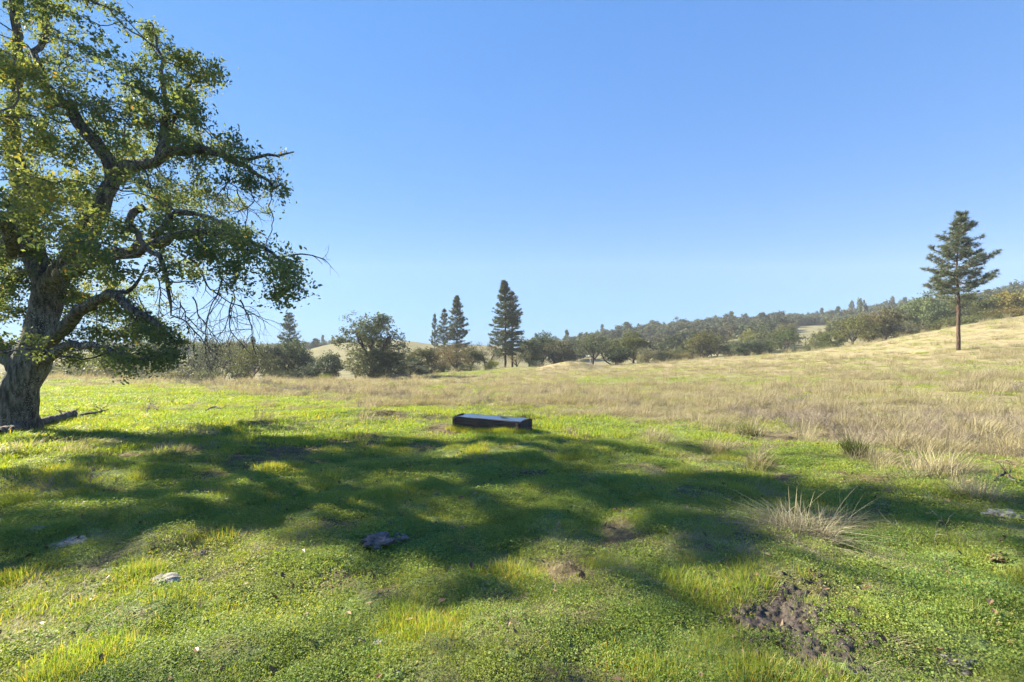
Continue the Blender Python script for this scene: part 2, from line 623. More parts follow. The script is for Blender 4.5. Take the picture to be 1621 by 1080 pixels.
def tubes(sk, keep=None, rough=0.0, min_r=0.0):
    """sweep every chain of the skeleton into one surface"""
    P = np.array(sk.P); r = sk.r
    ch = sk.children()
    V = []; Q = []; T = []
    nv = 0
    stack = [(i, -1) for i, p in enumerate(sk.par) if p < 0]
    while stack:
        i, par = stack.pop()
        chain = [par, i] if par >= 0 else [i]
        cur = i
        while ch[cur]:
            c = sorted(ch[cur], key=lambda k: -r[k])
            for k in c[1:]: stack.append((k, cur))
            chain.append(c[0]); cur = c[0]
        if len(chain) < 2: continue
        pp = P[chain]
        rr = r[chain].copy()
        if par >= 0: rr[0] = min(rr[0], rr[1] * 1.25)
        if rr.max() < min_r: continue
        sides = 14 if rr.max() > 0.2 else 9 if rr.max() > 0.07 else 6 if rr.max() > 0.025 else 4 if rr.max() > 0.012 else 3
        tg = np.gradient(pp, axis=0)
        tg = normalise(tg)
        ref = np.array([0.0, 1.0, 0.0]) if abs(tg[0][1]) < 0.9 else np.array([1.0, 0, 0])
        a = np.linspace(0, 2 * math.pi, sides, endpoint=False)
        for k in range(len(chain)):
            t = tg[k]
            u = ref - t * ref.dot(t); u /= np.linalg.norm(u) + 1e-9
            v = np.cross(t, u); ref = u
            rad = rr[k] * np.ones(sides)
            if rough and rr[k] > 0.03:
                ph = pp[k]
                rad = rad * (1 + rough * (vnoise(a / (2 * math.pi) * 6 + ph[0] * 1.3, np.full(sides, ph[2] * 3.1)) - 0.5) + rough * 0.6 * np.sin(3 * a + ph[2] * 1.7))
            V.append(pp[k] + (np.cos(a) * rad)[:, None] * u + (np.sin(a) * rad)[:, None] * v)
        L = len(chain)
        base = nv + np.arange(L - 1)[:, None] * sides
        j = np.arange(sides)[None]; j2 = (j + 1) % sides
        Q.append(np.stack([base + j, base + j2, base + sides + j2, base + sides + j], -1).reshape(-1, 4))
        tipi = nv + L * sides
        V.append((pp[-1] + tg[-1] * rr[-1])[None])
        lb = nv + (L - 1) * sides
        T.append(np.stack([lb + np.arange(sides), lb + (np.arange(sides) + 1) % sides, np.full(sides, tipi)], -1))
        nv = tipi + 1
    return np.concatenate(V), [np.concatenate(Q), np.concatenate(T)]


def leaf_cards(C, size, tint, up=0.35, lobes=True, dirs=None, asp=0.55):
    """one folded, pointed, lobed leaf per centre: 6 vertices, 4 triangles"""
    n = len(C)
    nrm = rng.normal(0, 1, (n, 3)); nrm[:, 2] += up * 2
    nrm = normalise(nrm)
    d = rng.normal(0, 1, (n, 3)) if dirs is None else dirs + rng.normal(0, 0.6, (n, 3))
    d = normalise(d - nrm * (d * nrm).sum(1, keepdims=True))
    s = np.cross(nrm, d)
    L = size * rng.uniform(0.65, 1.3, n)
    L = L[:, None]; W = L * asp
    f = rng.uniform(0.05, 0.22, n)[:, None] * W
    a1 = rng.uniform(0.25, 0.5, n)[:, None]; a2 = rng.uniform(0.6, 0.85, n)[:, None]
    b0 = C - d * L * 0.5
    pts = [b0, b0 + d * L * a1 + s * W * rng.uniform(0.3, 0.6, n)[:, None] + nrm * f,
           b0 + d * L * a2 + s * W * rng.uniform(0.25, 0.5, n)[:, None] + nrm * f,
           b0 + d * L, b0 + d * L * a2 - s * W * rng.uniform(0.25, 0.5, n)[:, None] + nrm * f,
           b0 + d * L * a1 - s * W * rng.uniform(0.3, 0.6, n)[:, None] + nrm * f]
    V = np.stack(pts, 1).reshape(-1, 3)
    o = np.arange(n)[:, None] * 6
    T = np.concatenate([o + np.array([[0, 1, 2]]), o + np.array([[0, 2, 3]]), o + np.array([[0, 3, 4]]), o + np.array([[0, 4, 5]])])
    return V, T, np.repeat(tint, 6)


def twig_spray(sk, start, d, L, r, gen, step=0.14, sag=0.05, wander=0.22):
    """bare wandering twig that forks; all nodes get a set radius"""
    p = sk.P[start].copy()
    d = d / np.linalg.norm(d)
    n = max(2, int(L / step)); cur = start
    for i in range(n):
        d = d + rng.normal(0, wander, 3); d[2] -= sag
        d /= np.linalg.norm(d)
        p = p + d * step
        rad = r * (1 - 0.65 * i / n)
        cur = sk.add(p, cur, rad)
        if gen > 0 and rng.random() < 0.5:
            dd = d + rng.normal(0, 0.75, 3)
            twig_spray(sk, cur, dd, L * rng.uniform(0.3, 0.6), rad * 0.65, gen - 1, step, sag, wander)


def scatter_leaves(sk, rmax, per_node, spread, size, tint_fn, up=0.35, skip=0.0):
    P = np.array(sk.P); r = sk.r
    idx = np.where(r < rmax)[0]
    if skip: idx = idx[rng.random(len(idx)) > skip]
    k = rng.poisson(per_node, len(idx))
    C = np.repeat(P[idx], k, 0) + rng.normal(0, spread, (k.sum(), 3))
    return leaf_cards(C, size, tint_fn(C), up)


# ---------------------------------------------------------------- the big oak
OAK_Y = 13.0
OAK_X = (26 - CX) / F * OAK_Y


LIT = [(620, 737, 120, 14), (520, 725, 50, 7), (960, 745, 150, 15), (1150, 738, 160, 11), (1370, 757, 150, 13), (1560, 790, 130, 18), (400, 900, 210, 42), (230, 1000, 290, 95),
                           (500, 1010, 190, 80), (850, 895, 80, 32), (830, 990, 120, 46), (960, 950, 70, 40), (1460, 905, 190, 80), (1500, 1020, 190, 75), (1130, 935, 70, 28), (190, 760, 50, 11), (60, 745, 90, 8), (90, 715, 80, 8), (860, 790, 60, 10),
                           (480, 690, 60, 6), (330, 672, 70, 6), (720, 820, 50, 14), (1010, 830, 40, 12), (1260, 820, 60, 26), (1330, 1060, 80, 40), (1440, 960, 230, 100), (1270, 815, 75, 34), (700, 755, 90, 10), (420, 745, 60, 7), (800, 718, 110, 6), (640, 766, 90, 8), (450, 772, 60, 8), (330, 800, 45, 8), (1050, 778, 70, 8), (900, 812, 60, 9), (560, 815, 55, 9), (690, 690, 60, 5), (230, 715, 70, 6), (110, 800, 50, 9), (640, 900, 60, 22), (1590, 822, 70, 14), (1060, 880, 50, 20), (770, 1070, 80, 30)]


def lit_weight(A):
    """how far the sun's path through a point of the crown ends on pasture that the photo shows sunlit"""
    sv = np.array([math.sin(SUN_AZ) * math.cos(SUN_EL), math.cos(SUN_AZ) * math.cos(SUN_EL), math.sin(SUN_EL)])
    G = A.copy()
    for it in range(6):
        t = (A[:, 2] - smooth_ground(G[:, 0], G[:, 1])) / sv[2]
        G = A - sv * t[:, None]
    G[:, 1] = np.maximum(G[:, 1], .8)
    gx, gy = row_of(G[:, 0], G[:, 1])
    lit = np.zeros(len(A))
    wob = (vnoise(gx / 45, gy / 16, 23) - .5) * .7
    for (x, y, rx, ry) in LIT:
        lit = np.maximum(lit, 1.3 - np.hypot((gx - x) / rx, (gy - y) / ry) + wob)
    return np.clip(lit * 2.2, 0, 1)


def in_frame(A):
    vx, vy = CX + A[:, 0] / A[:, 1] * F, CY - (A[:, 2] - CAM_Z) / A[:, 1] * F
    return (vx > 0) & (vy > 0)


def build_big_oak():
    base = np.array([OAK_X, OAK_Y, gz(OAK_X, OAK_Y)])
    O = lambda px, py, dy=0.0: pt(px, py, OAK_Y + dy)
    sk = Skeleton()
    b0 = base - np.array([0, 0, 0.3])
    tr = sk.limb([b0, O(28, 655), O(36, 616), O(49, 580), O(60, 548, .05), O(66, 505, .1), O(76, 462, .1)],
                 [0.45, 0.41, 0.41, 0.42, 0.38, 0.35, 0.345], step=0.16, jit=0.012)
    top = tr[-1]
    L1 = sk.limb([O(60, 420, .3), O(52, 385, .5), O(40, 335, .7), O(28, 270, 1.0), O(20, 200, 1.1), O(30, 120, 1.0), O(25, 40, .8), O(10, -80, .6), O(0, -210, .6)],
                 [.27, .255, .225, .19, .155, .125, .10, .07, .04], top)
    L2 = sk.limb([O(98, 428, -.2), O(122, 402, -.4), O(140, 365, -.5), O(160, 325, -.6), O(176, 287, -.6)],
                 [.27, .245, .215, .19, .17], top)
    L2a = sk.limb([O(168, 250, -.6), O(140, 212, -.5), O(118, 182, -.5), O(85, 150, -.4), O(62, 130, -.2), O(55, 85, -.2), O(75, 40, 0), O(70, -60, .2), O(60, -160, .2)],
                  [.16, .15, .13, .12, .10, .08, .06, .045, .03], L2[-1], jit=0.04)
    L2b = sk.limb([O(190, 270, -.7), O(212, 262, -.8), O(240, 257, -.9), O(262, 245, -1.0), O(302, 240, -1.1), O(310, 225, -1.1)],
                  [.15, .14, .12, .11, .085, .07], L2[-1], jit=0.04)
    sk.limb([O(350, 245, -1.3), O(385, 262, -1.4), O(420, 285, -1.5), O(455, 305, -1.6)], [.06, .05, .035, .02], L2b[-4], jit=0.04)
    sk.limb([O(400, 250, -1.2), O(440, 245, -1.2), O(465, 240, -1.2)], [.04, .03, .015], L2b[-3], jit=0.04)
    sk.limb([O(262, 200, -.7), O(262, 170, -.7), O(258, 130, -.7), O(256, 95, -.7), O(248, 60, -.7), O(240, 35, -.7)],
            [.08, .07, .055, .045, .03, .015], L2b[len(L2b) // 2], jit=0.03)
    sk.limb([O(275, 182, -.9), O(300, 186, -1), O(315, 196, -1.1)], [.05, .045, .03], sk.limb([O(262, 190, -.8)], [.06], L2b[len(L2b) // 2])[-1], jit=0.03)
    sk.limb([O(290, 150, -.8), O(320, 125, -1), O(355, 118, -1)], [.045, .03, .015], L2b[len(L2b) // 2 + 1], jit=0.04)
    R1 = sk.limb([O(112, 425, -1.0), O(150, 412, -1.6), O(200, 398, -2.1), O(240, 386, -2.4), O(285, 372, -2.7), O(340, 368, -3.0), O(400, 385, -3.2), O(440, 410, -3.3)],
                 [.155, .145, .13, .11, .085, .065, .045, .025], L2[1], jit=0.03)
    sk.limb([O(270, 350, -2.6), O(310, 340, -2.9), O(350, 350, -3.1)], [.07, .05, .03], R1[len(R1) // 2], jit=0.04)
    # lower branch, with a bare forked end
    B1 = sk.limb([O(92, 528, -.5), O(122, 498, -.9), O(150, 478, -1.2), O(172, 464, -1.4)], [.165, .14, .12, .105], tr[len(tr) * 6 // 10], jit=0.02)
    B1a = sk.limb([O(188, 468, -1.55), O(203, 482, -1.65), O(220, 495, -1.8), O(238, 505, -1.9), O(258, 520, -2.0), O(280, 545, -2.1)], [.095, .09, .075, .06, .035, .012], B1[-1], jit=0.02)
    B1b = sk.limb([O(196, 462, -1.4), O(214, 455, -1.4), O(226, 440, -1.3), O(232, 420, -1.3)], [.055, .045, .03, .012], B1[-2], jit=0.03)
    sk.limb([O(98, 552, -.7), O(115, 545, -1.1), O(150, 548, -1.6), O(190, 560, -2.1), O(240, 570, -2.6)], [.12, .085, .06, .045, .025], tr[len(tr) * 5 // 10], jit=0.03)
    # branches away on the far side of the trunk and out of the frame
    Lw = sk.limb([O(12, 570, .3), O(-8, 545, .5), O(-40, 500, .9), O(-110, 440, 1.4), O(-200, 390, 1.8)], [.21, .19, .165, .13, .09], tr[len(tr) * 5 // 10], jit=0.03)
    sk.limb([O(10, 400, 1.6), O(-40, 330, 2.4), O(-100, 240, 3.0), O(-140, 120, 3.2)], [.17, .15, .12, .07], L1[len(L1) // 5], jit=0.04)
    sk.limb([O(30, 395, -1.5), O(0, 350, -2.6), O(-30, 280, -3.4), O(-30, 180, -3.8)], [.16, .14, .11, .06], L1[len(L1) // 6], jit=0.04)
    sk.limb([O(25, 430, .8), O(15, 452, 1.3), O(5, 475, 1.7)], [.09, .06, .03], L1[1], jit=0.03)
    sk.limb([O(120, 380, 1.2), O(150, 330, 2.6), O(200, 280, 3.8), O(240, 240, 4.6)], [.16, .13, .10, .06], L2[2], jit=0.04)
    sk.limb([O(90, 480, .8), O(125, 470, 1.8), O(170, 480, 3.0), O(210, 500, 4.0)], [.12, .10, .07, .04], tr[-5], jit=0.04)
    # foliage clumps: px, py, half width, half height, weight, depth
    clumps = [(50, 30, 75, 45, 1, 0), (115, 75, 50, 38, 1, 0), (30, 110, 55, 40, .8, .5), (45, 190, 75, 50, .9, .5), (120, 165, 60, 38, .8, -.4),
              (238, 48, 22, 20, .3, -.7), (265, 90, 45, 30, .8, -.7), (200, 108, 38, 26, .7, -.6), (332, 125, 42, 22, .9, -1), (285, 150, 55, 28, .9, -.8), (215, 165, 55, 36, .9, -.3),
              (150, 238, 55, 36, .8, .3), (60, 265, 75, 48, 1, .3), (25, 335, 55, 42, 1, .3), (115, 320, 65, 38, 1, -.8), (205, 222, 45, 32, .9, .6), (262, 212, 38, 26, .7, -.6),
              (322, 185, 32, 22, .7, -1), (352, 222, 28, 20, .7, -1.2), (300, 268, 45, 20, .6, -1), (372, 252, 34, 20, .9, -1.3), (438, 248, 32, 17, .9, -1.3), (445, 290, 30, 22, .9, -1.5),
              (405, 285, 32, 20, .7, -1.4), (250, 300, 45, 24, .8, 1.0), (318, 308, 40, 15, .6, -.5), (200, 360, 50, 26, .9, -1.5), (290, 345, 52, 18, 1, -2.6), (352, 362, 50, 18, 1, -3.0),
              (412, 388, 42, 22, 1, -3.2), (452, 408, 30, 20, .9, -3.3), (462, 445, 24, 24, 1.2, -3.2), (450, 480, 20, 16, 1.3, -3.1), (472, 418, 18, 16, 1.0, -3.3), (425, 445, 24, 18, .7, -3.1), (300, 388, 48, 18, .8, -2.6), (335, 425, 36, 18, .45, -2.4),
              (385, 425, 34, 20, .6, -3.0), (372, 455, 24, 14, .3, -2.8), (20, 420, 50, 36, .7, 1.2), (5, 480, 40, 40, .6, 1.2), (130, 470, 32, 22, .5, 1.4), (168, 435, 36, 18, .6, -1.0), (110, 425, 30, 20, .4, 1.5),
              (180, 510, 42, 20, .5, 2.2), (232, 520, 36, 20, .6, -1.6), (282, 540, 30, 18, .7, -1.8), (230, 566, 42, 16, .9, -2.4), (180, 570, 45, 13, .7, -2.2), (125, 560, 28, 12, .6, -1.4), (270, 578, 22, 10, .6, -2.6),
              (60, 350, 60, 30, .8, -2.5), (90, 300, 60, 30, .6, 3.0), (180, 260, 40, 20, .5, 3.5), (170, 330, 40, 22, .7, -.5), (15, 225, 40, 40, .6, -3.2), (80, 390, 45, 20, .5, -2.0), (255, 365, 40, 16, .8, -2.4)]
    A = []
    for (px, py, rx, ry, wt, dy) in clumps:
        n = int(rx * ry * wt / 15)
        for k in range(n):
            u = rng.normal(0, 1, 3); u /= np.linalg.norm(u); u *= rng.random() ** 0.4
            y = OAK_Y + dy + u[1] * (1.0 + rx * 0.014) + rng.normal(0, .3)
            A.append(pt(px + u[0] * rx * 0.93, py + u[2] * ry * 0.93, y))
    for (px, py, rx, ry, wt, dy) in clumps:                      # depth of the crown, towards and away from the viewer
        for s in (-1, 1):
            if rng.random() < .5: continue
            off = s * rng.uniform(1.8, 3.2 if s < 0 else 5.0)
            X0 = (px - CX) / F * OAK_Y
            Y0 = OAK_Y + dy + off
            n = int(rx * ry * wt / 44)
            for k in range(n):
                u = rng.normal(0, 1, 3); u /= np.linalg.norm(u); u *= rng.random() ** 0.4
                sh = -1.2 * abs(off) / 5
                q = np.array([X0 + sh + u[0] * rx / F * OAK_Y, Y0 + u[1] * 1.3, CAM_Z + (CY - py) / F * OAK_Y + u[2] * ry / F * OAK_Y])
                qx, qy = CX + q[0] / q[1] * F, CY - (q[2] - CAM_Z) / q[1] * F
                if qx < np.interp(qy, [0, 60, 130, 200, 260, 330, 420, 480, 580], [140, 170, 360, 340, 440, 440, 470, 300, 260]): A.append(q)
    nvis = len(A)
    # the rest of the crown, above and beyond the picture's edge
    cc = np.array([OAK_X - 1.6, OAK_Y + 1.0, 9.6])
    while len(A) < nvis + 1150:
        u = rng.normal(0, 1, 3); u /= np.linalg.norm(u); u *= rng.uniform(.45, 1)
        q = cc + u * np.array([7.2, 5.4, 5.6])
        px, py = CX + q[0] / q[1] * F, CY - (q[2] - CAM_Z) / q[1] * F
        if q[2] < 4: continue
        if px < -25 or (py < -25 and px < 70):
            if vnoise(np.array([q[0] / 1.9 + q[2] * .3]), np.array([q[1] / 1.9 + q[2] / 2.1]), 5)[0] > 0.5: A.append(q)
    # openings in the crown: where the photo's pasture is sunlit, the sun's path through the crown is clear
    A = np.array(A)
    A = A[rng.random(len(A)) > lit_weight(A) * np.where(in_frame(A), .8, 1.0)]
    sk.colonize(A, step=0.2, infl=2.6, kill=0.34, iters=170, jit=0.30, droop=0.02)
    nb = len(sk.P)
    tips = [i for i in range(nb) if sk.rmin[i] == 0]
    sk.radii(0.007, 2.35)
    thin = [i for i in tips if sk.r[i] < 0.012]
    for i in rng.choice(thin, min(len(thin), 1500), replace=False):
        d = rng.normal(0, 1, 3); d[2] -= 0.2
        twig_spray(sk, i, d, rng.uniform(.2, .5), 0.005, 0, 0.12, 0.06, 0.3)
    sk.radii(0.006, 2.35)
    root = empty("oak_tree", base)
    tag(root, "huge spreading oak with lichen flecked leaning trunk and drooping leafy limbs", "tree")
    # flare the foot
    Vt, Pt = tubes(sk, rough=0.16)
    h = np.clip((Vt[:, 2] - base[2]) / 0.9, 0, 1)
    d = np.hypot(Vt[:, 0] - b0[0], Vt[:, 1] - b0[1])
    fl = (1 - h) ** 2 * 0.09 * (d < 1.5) * (Vt[:, 2] < base[2] + 1)
    ang = np.arctan2(Vt[:, 1] - b0[1], Vt[:, 0] - b0[0])
    k = 1 + fl * (0.6 + 0.9 * np.sin(ang * 5 + 1) ** 2)
    Vt[:, 0] = b0[0] + (Vt[:, 0] - b0[0]) * np.where(fl > 0, k, 1)
    Vt[:, 1] = b0[1] + (Vt[:, 1] - b0[1]) * np.where(fl > 0, k, 1)
    link("trunk", mesh("trunk", Vt - base, Pt, M_BARK, smooth=True), root)

    def tint(C):
        n = vnoise(C[:, 0] / 1.1 + C[:, 1] / 1.7, C[:, 2] / 0.9 + C[:, 1] / 2.3, 8)
        t = 0.02 + 0.78 * n ** 1.3 + rng.normal(0, 0.15, len(C))
        t = np.where(rng.random(len(C)) < 0.02, rng.uniform(.88, 1, len(C)), np.minimum(t, .93))
        return np.clip(t, 0, 1)
    Pn = np.array(sk.P); idx = np.where(sk.r < 0.0115)[0]
    kk = rng.poisson(29.0, len(idx))
    C = np.repeat(Pn[idx], kk, 0) + rng.normal(0, .105, (kk.sum(), 3))
    gap = vnoise(C[:, 0] / .55 + C[:, 1] * .9, C[:, 2] / .45 + C[:, 1] * .7, 19)
    C = C[rng.random(len(C)) < sstep(.12, .44, gap)]
    C = C[rng.random(len(C)) > lit_weight(C) * np.where(in_frame(C), .6, .96)]
    V, T, tn = leaf_cards(C, 0.084, tint(C), 0.3)
    print("oak: nodes", len(sk.P), "leaves", len(T) // 4)
    link("crown", mesh("crown", V - base, [T], M_OAKLEAF, {"tint": tn}), root)
    # the grey dead limb that hangs down through the crown, and bare drooping twigs
    dk = Skeleton()
    D = dk.limb([O(228, 328, -3.4), O(212, 336, -3.4), O(203, 352, -3.4), O(220, 380, -3.4), O(240, 398, -3.4), O(258, 418, -3.4), O(265, 445, -3.4), O(269, 475, -3.4), O(270, 500, -3.3)],
                [.075, .08, .065, .055, .05, .045, .04, .03, .015], step=0.12, jit=0.015)
    for i in D[len(D) // 2:]:
        if rng.random() < .75: twig_spray(dk, i, np.array([rng.normal(.2, .7), rng.normal(0, .5), -.4]), rng.uniform(.5, 1.5), .017, 2, .1, .06, .25)
    dk.radii(0.004)
    Vd, Pd = tubes(dk)
    tag(link("dead_branch", mesh("dead_branch", Vd - base, Pd, M_DEADWOOD, smooth=True), root), "pale grey dead limb hanging through the crown")
    for (px, py, dy, dx, L) in [(285, 478, -2.2, .7, 1.5), (305, 470, -2.3, .4, 1.4), (322, 440, -2.6, .35, 1.7), (345, 430, -2.8, .2, 1.8), (352, 440, -2.9, .1, 2.0), (368, 470, -2.9, .1, 1.4),
                                (380, 475, -3, .5, 1.3), (238, 500, -1.9, .8, 1.0), (220, 470, -1.7, .2, 1.3), (205, 480, -1.6, .1, 1.2), (215, 495, -1.8, -.2, 1.2), (462, 404, -3.3, .9, .7),
                                (365, 285, -1.4, .1, 1.6), (375, 300, -1.4, .2, 1.3), (395, 300, -1.4, .4, 1.2), (250, 440, -3, .1, 1.2), (150, 480, -1.2, .3, .8), (100, 400, -1.8, -.2, 1.0), (80, 410, -1.9, .1, 1.1)]:
        tk = Skeleton()
        s0 = tk.add(O(px, py, dy), -1, .018)
        sag = .06 if py > 300 else .0
        twig_spray(tk, s0, np.array([dx, rng.normal(0, .3), -0.7 if py > 280 and px < 440 else .1]), L * 1.05, .016, 2, .1, sag, .2)
        tk.radii(0.004)
        Vd, Pd = tubes(tk)
        link("bare_twig", mesh("bare_twig", Vd - base, Pd, M_BARK, smooth=True), root)
    return root


# ---------------------------------------------------------------- broadleaf variants for the middle distance
def broadleaf(name, H, W, cb, seed_n=360, leaf=0.34, per=9, trunk_r=0.28, forks=3, ragged=0.35, lean=0.0, skirt=0, rmax=0.05, flat=1.0, natt_low=0.0, ttop=None, bare=0.0, spread=1.0):
    """returns (trunk mesh, crown mesh) for a tree of height H and crown width W standing at the origin"""
    sk = Skeleton()
    th = ttop or cb * H
    sp = np.array([lean, rng.normal(0, .05), 1.0])
    tr = sk.limb([np.array([0, 0, -.5]), sp * th * .5 + rng.normal(0, .06, 3), sp * th], [trunk_r * 1.2, trunk_r, trunk_r * .85], step=.35, jit=.02)
    cz = H * (1 + cb) / 2; rz = H * (1 - cb) / 2
    for k in range(forks):
        a = 2 * math.pi * (k + rng.random() * .7) / forks
        q1 = sk.P[tr[-1]] + np.array([math.cos(a) * W * .12, math.sin(a) * W * .12, rz * .45])
        q2 = q1 + np.array([math.cos(a) * W * .14, math.sin(a) * W * .14, rz * .5])
        sk.limb([q1, q2], [trunk_r * .55, trunk_r * .25], tr[-1], step=.4, jit=.08)
    # crown made of lobes
    lobes = []
    for k in range(int(9 + W)):
        u = rng.normal(0, 1, 3); u /= np.linalg.norm(u); u *= rng.uniform(.45, .82)
        lobes.append((np.array([u[0] * W / 2, u[1] * W / 2, cz + u[2] * rz * flat]), rng.uniform(.16, .30) * W * (1 - ragged * rng.random())))
    for k in range(skirt):
        a = rng.random() * 6.28
        lobes.append((np.array([math.cos(a) * W * .22, math.sin(a) * W * .22, H * rng.uniform(.14, .32)]), W * rng.uniform(.16, .24)))
    A = []
    for k in range(seed_n):
        c, r = lobes[rng.integers(len(lobes))]
        u = rng.normal(0, 1, 3); u /= np.linalg.norm(u); u *= r * rng.random() ** .33
        q = c + u * np.array([1, 1, .8])
        q[2] = max(q[2], H * cb * .55 + natt_low)
        A.append(q)
    A = np.array(A)
    sk.colonize(A, step=.42, infl=max(3, W * .4), kill=.6, iters=70, jit=.3)
    sk.radii(.02, 2.2)
    VT, PT = tubes(sk, min_r=.02)
    def tint(C):
        n = vnoise(C[:, 0] / 1.6 + 7, C[:, 2] / 1.4 + C[:, 1] / 2, 4)
        return np.clip(.15 + .65 * n + rng.normal(0, .15, len(C)), 0, 1)
    Pn = np.array(sk.P); idx = np.where(sk.r < rmax)[0]
    C0 = np.concatenate([Pn[idx], A, A]) if bare < 1 else Pn[idx]
    kk = rng.poisson(per * .75, len(C0))
    C = np.repeat(C0, kk, 0) + rng.normal(0, .26 * spread, (kk.sum(), 3))
    V, T, tn = leaf_cards(C, leaf, tint(C), .4, asp=.75)
    kz = H / np.percentile(V[:, 2], 99.8)
    kx = W / (np.percentile(V[:, 0], 99.5) - np.percentile(V[:, 0], .5)) 
    K = np.array([kx, kx, kz])
    m = mesh(name + "_trunk", VT * K, PT, M_BGBARK, smooth=True)
    c = mesh(name + "_crown", V * K, [T], M_BGLEAF, {"tint": tn})
    print(name, "tris", len(T), "k", kx, kz, "nodes", len(sk.P))
    return m, c


def needle_tufts(C, D, L, wdt, k, tint):
    """k narrow blades radiating forward from each centre"""
    n = len(C)
    Cr = np.repeat(C, k, 0); Dr = np.repeat(D, k, 0)
    d = normalise(Dr * .7 + rng.normal(0, .62, (n * k, 3)))
    s = normalise(np.cross(d, rng.normal(0, 1, (n * k, 3))))
    ll = L * rng.uniform(.6, 1.2, (n * k, 1))
    V = np.stack([Cr - s * wdt, Cr + s * wdt, Cr + d * ll], 1).reshape(-1, 3)
    T = np.arange(n * k * 3).reshape(-1, 3)
    return V, T, np.repeat(np.repeat(tint, k), 3)


def pine(name, H, W, cb, whorls, per, trunk_r, shape, tuft=.42, k=12, droop=.1, tw=.035, dens=1.0, gap=.0, dead=0, wild=False):
    sk = Skeleton()
    bend = rng.normal(0, .12, (6, 2)); bend[:2] = 0
    tp = [np.array([bend[i][0], bend[i][1], -.5 + (H + .5) * i / 5]) for i in range(6)]
    tr = sk.limb(tp, [trunk_r, trunk_r * .86, trunk_r * .7, trunk_r * .5, trunk_r * .28, .03], step=.4, jit=.012)
    TP = np.array([sk.P[i] for i in tr])
    C = []; D = []; TN = []
    for wv in range(whorls):
        t = cb + (1 - cb) * (wv + rng.uniform(-.3, .3) * (3 if wild else 1)) / whorls
        t = min(max(t, cb * .9), .985)
        i0 = int(np.argmin(abs(TP[:, 2] - t * H)))
        u = min(1.0, max(0.0, (t - cb) / (1 - cb)))
        nb = max(3, int(per * rng.uniform(.6, 1.3)))
        a0 = rng.random() * 7
        for b in range(nb):
            if rng.random() < gap: continue
            a = a0 + 2 * math.pi * b / nb + rng.normal(0, .25)
            L = W / 2 * shape(u) * (rng.uniform(.6, 1.12) if not wild else rng.uniform(.45, 1.18) * (1 + .10 * math.sin(a * 1.0 + u * 9)))
            if L < .25: L = .25
            if wild: i0 = int(np.argmin(abs(TP[:, 2] - (t + rng.normal(0, .018)) * H)))
            el = (-.18 - droop if u < .35 else .1 if u < .7 else .55) + rng.normal(0, .14)
            d = np.array([math.cos(a) * math.cos(el), math.sin(a) * math.cos(el), math.sin(el)])
            cur = tr[i0]
            steps = max(2, int(L / .42))
            p = sk.P[cur].copy(); dd = d.copy()
            for s in range(steps):
                dd = dd + np.array([0, 0, .09]) + rng.normal(0, .07, 3)
                dd /= np.linalg.norm(dd)
                p = p + dd * L / steps
                cur = sk.add(p, cur, max(.012, .05 * (1 - s / steps) * (L / 3)))
                f = (s + 1) / steps
                if f > .28:
                    nt_ = rng.poisson((2.6 if f > .5 else 1.4) * dens) + (1 if f == 1 else 0)
                    side = normalise(np.cross(dd, [0, 0, 1]))
                    for q in range(nt_):
                        o = side * rng.normal(0, .34 * min(1, L / 2)) * (1.2 - .5 * f) + np.array([0, 0, rng.normal(.06, .1)])
                        C.append(p + o - dd * rng.random() * .3)
                        D.append(normalise(dd * .7 + o * 1.2 + np.array([0, 0, .35])))
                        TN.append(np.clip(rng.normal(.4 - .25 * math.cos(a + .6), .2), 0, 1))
    for b in range(dead):
        t = rng.uniform(cb * .75, cb)
        i0 = int(np.argmin(abs(TP[:, 2] - t * H)))
        a = rng.random() * 7
        twig_spray(sk, tr[i0], np.array([math.cos(a), math.sin(a), -.1]), rng.uniform(.4, 1.1), .02, 1, .25)
    C.append(np.array([TP[-1][0], TP[-1][1], H])); D.append(np.array([0, 0, 1.])); TN.append(.4)
    sk.radii(.012, 2.6)
    for i in range(len(tr)): pass
    V, P = tubes(sk, rough=.06)
    V2, T, tn = needle_tufts(np.array(C), np.array(D), tuft, tw, k, np.array(TN))
    kx = W / (np.percentile(V2[:, 0], 99.7) - np.percentile(V2[:, 0], .3))
    print(name, "needle tris", len(T), kx)
    K = np.array([kx, kx, 1])
    th = np.array([np.interp(V[:, 2], TP[:, 2], TP[:, 0]), np.interp(V[:, 2], TP[:, 2], TP[:, 1])]).T
    rr = np.hypot(V[:, 0] - th[:, 0], V[:, 1] - th[:, 1])[:, None]
    V = np.where(rr > trunk_r * 1.3, V * K, V)
    m = mesh(name + "_trunk", V, P, M_PINEBARK, smooth=True)
    c = mesh(name + "_crown", V2 * K, [T], M_NEEDLE, {"tint": tn})
    return m, c


# ------------------------------------------------------------------ trees
big_oak = build_big_oak()


def v_not_feature(v):
    return v is not V_FEATURE and v is not V_GREYPINE


